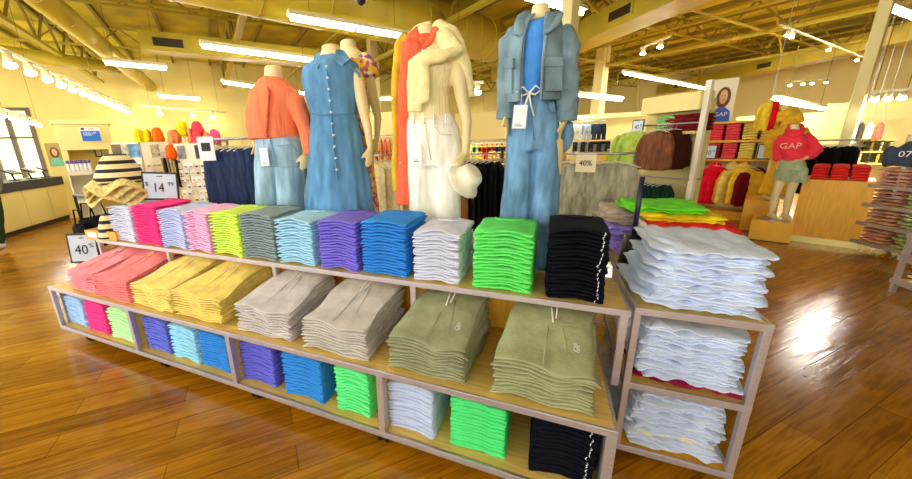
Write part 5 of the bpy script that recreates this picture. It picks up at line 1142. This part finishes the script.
mb=MB().loft([SQ(160,779,805,.16),SQ(154,778,807,.175),SQ(146,778,808,.17),SQ(138,780,808,.15),SQ(133,785,804,.11),SQ(130,789,800,.08)])
mb.tube([Q(786,136),Q(781,143),Q(779,152),Q(778,162)],[.065,.07,.062,.05],16); mb.tube([Q(803,135),Q(811,142),Q(816,151),Q(807,158,-.1)],[.065,.07,.062,.045],16)
hd=link('hoodie',remesh(rel(mb,org),'hoodie',.011,folds(.022,8,6,3)),redh,m6)
mb=MB().tube([Q(787,131,-.02),Q(790,134,-.12),Q(795,136,-.14),Q(800,133,-.12),Q(803,130,-.02),Q(799,127,.1),Q(791,127,.1),Q(787,131,0)],[.03,.035,.035,.035,.03,.05,.05,.03],12); rel(mb,org); link('hood',remesh(mb,'hood',.012,folds(.01,8,8,2)),redh,hd)
f_=Fr(781,806,138,150,rH-.20); tx=text('chest_letters','GAP',.10,mat('chest_print',(250,200,170),rough=.7),hd,f_.p(-.02,-.02,at(793,146,rH-.2).z)-org,rot=(PI/2,0,f_.rz),extrude=.012)
short=cloth('pale_green_shorts',(176,190,150),.06)
mb=MB().loft([SQ(170,777,806,.15),SQ(163,778,806,.15),SQ(157,781,804,.14)]); mb.loft([SQ(181,774,789,.14),SQ(168,777,792,.14)]); mb.loft([SQ(182,790,806,.14),SQ(168,789,806,.14)])
link('shorts',remesh(rel(mb,org),'shorts',.011,folds(.015,9,4,2)),short,m6)
MB().cyl((0,0,0),.16,.01,24).build('base_plate',chrome,m6)
# yellow outfit mannequin behind
rY=math.hypot(fq.o.x,fq.o.y)+.25
def Q2(px,py,dr=0.0): return at(px,py,rY+dr)
def SQ2(py,xl,xr,ry):
    A=Q2(xl,py);B=Q2(xr,py); return ((A.x+B.x)/2,(A.y+B.y)/2,(A.z+B.z)/2,(B-A).length/2,ry)
o7=Vector((fq.o.x,fq.o.y,zq))+fq.n*.25; m7=empty('mannequin',o7,0,'headless mannequin in golden yellow hoodie and trousers behind red hoodie','mannequin')
mb=MB().loft([SQ2(160,774,794,.11),SQ2(140,776,796,.11),SQ2(126,779,797,.09),SQ2(115,784,793,.05)]); mb.tube([Q2(778,160),Q2(770,180),Q2(765,198)],[.09,.06,.035],12); mb.tube([Q2(790,160),Q2(786,180),Q2(782,199)],[.09,.06,.035],12)
p=Q2(764,200); p.z=zq+.02; mb.tube([p+Vector((.0,.05,.02)),p+Vector((0,-.15,.0))],[.035,.03],10,ry=.02); p=Q2(781,201); p.z=zq+.02; mb.tube([p+Vector((.0,.05,.02)),p+Vector((0,-.15,.0))],[.035,.03],10,ry=.02); 
link('body',remesh(rel(mb,o7),'body',.013),skin,m7)
gy=cloth('golden_fleece',(232,190,50),.08)
mb=MB().loft([SQ2(160,770,800,.17),SQ2(148,771,802,.18),SQ2(132,774,801,.16),SQ2(125,780,799,.12),SQ2(118,783,796,.09)]); mb.tube([Q2(779,130),Q2(772,142),Q2(770,158)],[.09,.085,.06],14); mb.tube([Q2(798,130),Q2(804,142),Q2(805,158)],[.09,.085,.06],14); h7=link('hoodie',remesh(rel(mb,o7),'hoodie',.013,folds(.02,8,5,8)),gy,m7)
mb=MB().tube([Q2(780,122),Q2(783,115),Q2(790,113),Q2(797,116),Q2(798,123)],[.06,.08,.09,.07,.06],12); rel(mb,o7); link('hood',remesh(mb,'hood',.014,folds(.015,8,8,3)),gy,h7)
mb=MB().loft([SQ2(170,769,797,.15),SQ2(156,772,799,.15)]); mb.loft([SQ2(194,759,774,.14),SQ2(165,769,784,.13)]); mb.loft([SQ2(195,777,791,.14),SQ2(165,782,798,.13)]); link('trousers',remesh(rel(mb,o7),'trousers',.013,folds(.015,8,3,12)),gy,m7)
# ---- orange cabinet with red shirts
A=onz(787,240,0);B=onz(856,249,0); e=(B-A); e.z=0; wc=e.length; e.normalize(); zc=at(822,180,math.hypot(*((A+B)/2).xy)).z
cab=empty('display_cabinet',(A+B)/2,math.atan2(e.y,e.x),'orange wood cube table holding red shirts beside hoodie mannequin','cabinet'); cab.location.z=0
MB().box(-wc/2,wc/2,0,.6,.08,zc).build('wood_body',orange_wood,cab,bevel=.004); MB().box(-wc/2+.0,wc/2,-.004,.6,0,.08).build('kick_plate',mat('warm_steel',(214,196,120),rough=.3,metal=.6),cab)
class F2: pass
fc=F2(); fc.o=Vector(cab.location); fc.e=e.copy(); fc.n=Vector((-e.y,e.x,0)); fc.rz=cab.rotation_euler.z; fc.w=wc; fc.p=lambda x,y,z:fc.o+fc.e*x+fc.n*y+Vector((0,0,z))
for k in range(3):
    x0=-wc/2+.05+k*(wc-.1)/3
    stackset(fc,x0,x0+(wc-.1)/3-.02,zc,5,.035,.45,(255,60,52),'x','folded red shirt, %s in '+['left','middle','right'][k]+' stack on orange cabinet','shirt','red shirts on the orange cabinet',.06)
f=Fr(800,852,143,185,8.3); rack(f,f.z1,8,GL,[(20,22,24),(28,30,30),(18,18,22)],'hanging_jacket','black garment, %s from left behind the orange cabinet','garment','black garments behind the cabinet','rail of black garments behind red hoodie mannequin',R(25),(1,1,.8))
# ---- right hand tables of pastel garments
def tier(xl,xr,yt,yb,r,r2,label,levels,cols,grp,names,dep=.5,shirts=True):
    f=Fr(xl,xr,yt,yb,r,r2); r_=root('tiered_rack',f,label,'rack'); W=f.w/2; zs=[f.z0+(f.z1-f.z0)*i/(levels-1) for i in range(levels)]
    zs[0]=max(zs[0],.06)
    for z in zs: MB().box(-W,W,0,dep,z-.03,z).build('shelf',maple,r_); MB().box(-W-.005,W+.005,-.012,0,z-.04,z+.004).build('shelf_edge',steel,r_)
    for x in(-W,W-.03):
        for y in(0,dep-.03): MB().box(x,x+.03,y,y+.03,0,zs[-1]).build('post',steel,r_)
    for i,z in enumerate(zs):
        hh=(zs[1]-zs[0])*.75 if i<levels-1 else .2; n=max(3,int(hh/.035)); ns=max(1,int(f.w/.36))
        for k in range(ns):
            c=cols[(i*2+k)%len(cols)]; m_=cm(c)
            for q in range(n):
                o=link('folded_garment',msm[(q+k+i)%6],m_,None,f.p(-W+.03+(k+.5)*(f.w-.06)/ns,.04,z+.002+q*hh/n),f.rz+random.uniform(-.05,.05),True); o.scale=((f.w-.1)/ns/.42,.9,1.3)
                tag(o,'%s garment, %s of pile %d, %s level %s'%(names[(i*2+k)%len(cols)],ordn(n-1-q,n),k+1,['bottom','second','third','top'][min(3,i)] if i<levels-1 else 'top',grp),'garment','pastel garments '+grp)
    return f
tier(854,940,187,248,7.1,6.6,'metal tiered rack of pink and pastel garments right of orange cabinet',4,[(228,170,140),(180,200,130),(230,180,150),(200,214,160)],'of right rack',['peach','pale green','pink','mint'])
tier(897,975,240,292,5.4,5.0,'metal rack of white garments at the right edge',3,[(236,234,230)],'of edge rack',['white'],.45)
# denim jacket bust form on right table
f=Fr(893,925,141,166,7.0); r_=root('torso_form',f,'torso form in dark denim jacket on table at right edge','mannequin',z=0); o8=r_.location.copy(); zt8=f.z1
mb=MB().loft([(0,0,f.z0,f.w*.42,.13),(0,0,(f.z0+f.z1)/2,f.w*.46,.15),(0,0,f.z1-.06,f.w*.36,.11),(0,0,f.z1,f.w*.15,.07)]); mb.tube([(-f.w*.38,0,f.z1-.08),(-f.w*.5,0,f.z0+.15),(-f.w*.48,-.05,f.z0)],[.07,.07,.055],12); mb.tube([(f.w*.38,0,f.z1-.08),(f.w*.5,0,f.z0+.15),(f.w*.48,-.05,f.z0)],[.07,.07,.055],12)
link('denim_jacket',remesh(mb,'denim_jacket',.012,folds(.015,9,6,4)),mat('dark_denim',(60,72,92),rough=.85,var=.15),r_); MB().tube([(0,0,zt8-.04),(0,0,zt8+.07)],[.05,.045],14).build('neck',skin,r_,True); MB().tube([(0,0,f.z0-.35),(0,0,f.z0+.05)],.02,8).build('stand_pole',chrome,r_); MB().cyl((0,0,f.z0-.36),.12,.01,20).build('base',chrome,r_)
text('jacket_print','07',.09,white_card,r_,(-f.w*.1,-.19,(f.z0+f.z1)/2))
# far wall boards with stacks on right
f=Fr(848,893,139,163,9.8); sh=root('wall_shelving',f,'far wall shelving of yellow and white stacks right of column','shelf unit'); W=f.w/2
MB().box(-W,W,.35,.4,0,f.z1+.3).build('back_panel',wallfar,sh); dz=(f.z1-f.z0)/2
for i in range(3):
    MB().box(-W,W,0,.35,f.z0+dz*i-.03,f.z0+dz*i).build('shelf',maple,sh)
    if i<2:
        for k in range(5): stackset(f,-W+.04+k*2*W/5,-W+2*W/5-.02+k*2*W/5,f.z0+dz*i,4,dz*.18,.3,[(236,226,140),(226,220,180),(70,80,60),(236,210,90),(210,206,170)][(k+i)%5],'x','small folded garment, %s in far stack '+['one','two','three','four','five'][k]+[' lower',' upper'][i]+' row','garment','far wall stacks right of column',.02)
f=Fr(846,894,101,139,12.0); r_=root('perimeter_wall',f,'pale wall panel above the far shelving','wall panel'); MB().box(-f.w/2-.3,f.w/2+1.2,0,.1,0,f.z1).build('panel',wallfar,r_)
for k,(xl,xr,c) in enumerate(((856,864,(60,50,40)),(865,873,(170,200,150)),(874,884,(150,80,60)))):
    ff=Fr(xl,xr,121,140,9.6); o=root('hanging_tank',ff,['dark tank top leftmost of hanging trio right of column','pale green top middle of hanging trio right of column','brown patterned top rightmost of hanging trio'][k],'top','hanging trio on the far wall',z=ff.z1); link('garment',GS[0],cm(c),o,None,None,True).scale=(ff.w/.55,1,ff.h/.62); MB().tube([(0,0,-.04),(0,0,HCEIL-ff.z1-.1)],.004,5).build('hanging_wire',chrome,o)
f=Fr(735,912,112,140,12.5); r_=root('header_band',f,'long pale header band behind the red hoodie mannequin','header'); MB().box(-f.w/2,f.w/2,0,.15,f.z0,f.z1).build('panel',wallfar,r_)
for s in(-1,1): MB().box(s*f.w/2-.06,s*f.w/2+.06,.02,.13,0,f.z0).build('post',wallfar,r_)
# ---- behind the end rack: rainbow pile, cone and pole
def rp(x,y,z,n,cols,names,grp,lean,k0=0):
    for i in range(n):
        q=i*len(cols)//n; kk=n-1-i; q=(3 if kk<2 else 2 if kk<4 else 1 if kk<6 else 0) if len(cols)==4 else q; o=link('folded_sweater',msm[(i*5+k0)%6],cm(cols[q]),None,(x-.05+random.uniform(-.02,.02)+lean*i+.035*(len(cols)-1-q),y-.085*min(2,(len(cols)-1-q)),z+i*.0155),random.uniform(-.1,.1),True); o.scale=(.9,.8,1)
        tag(o,'rumpled %s garment, %s in its pile behind white pile'%(names[q],ordn(n-1-i,n)),'sweater',grp)
rp(.64,2.27,.806,19,[(246,246,240),(236,50,40),(240,214,30),(110,220,50)],['white','red','yellow','green'],'rainbow pile on the end rack',.002)
rp(.55,2.42,.806,15,[(150,130,230),(160,140,240),(206,190,180)],['lavender','violet','beige'],'lavender pile on the end rack',.001,2)
cn=empty('sign_stand',(.345,2.2,0),0,'black tapered sign base with slim dark pole behind white pile','stand')
cn.location=(.425,2.07,.803)
MB().tube([(0,0,0),(0,0,.01)],[.06,.06],28).build('base',black_metal,cn); MB().tube([(0,0,.01),(0,0,.19)],[.058,.042],24).build('tapered_body',black_plastic,cn,True); MB().tube([(0,0,.19),(0,0,.49)],[.012,.012],12).build('pole',mat('navy_pole',(24,30,58),rough=.35),cn,True)
w=bpy.data.worlds.new('world'); scene.world=w; w.use_nodes=True
w.node_tree.nodes['Background'].inputs[0].default_value=(1,.98,.94,1); w.node_tree.nodes['Background'].inputs[1].default_value=1.9
def finish(): pass
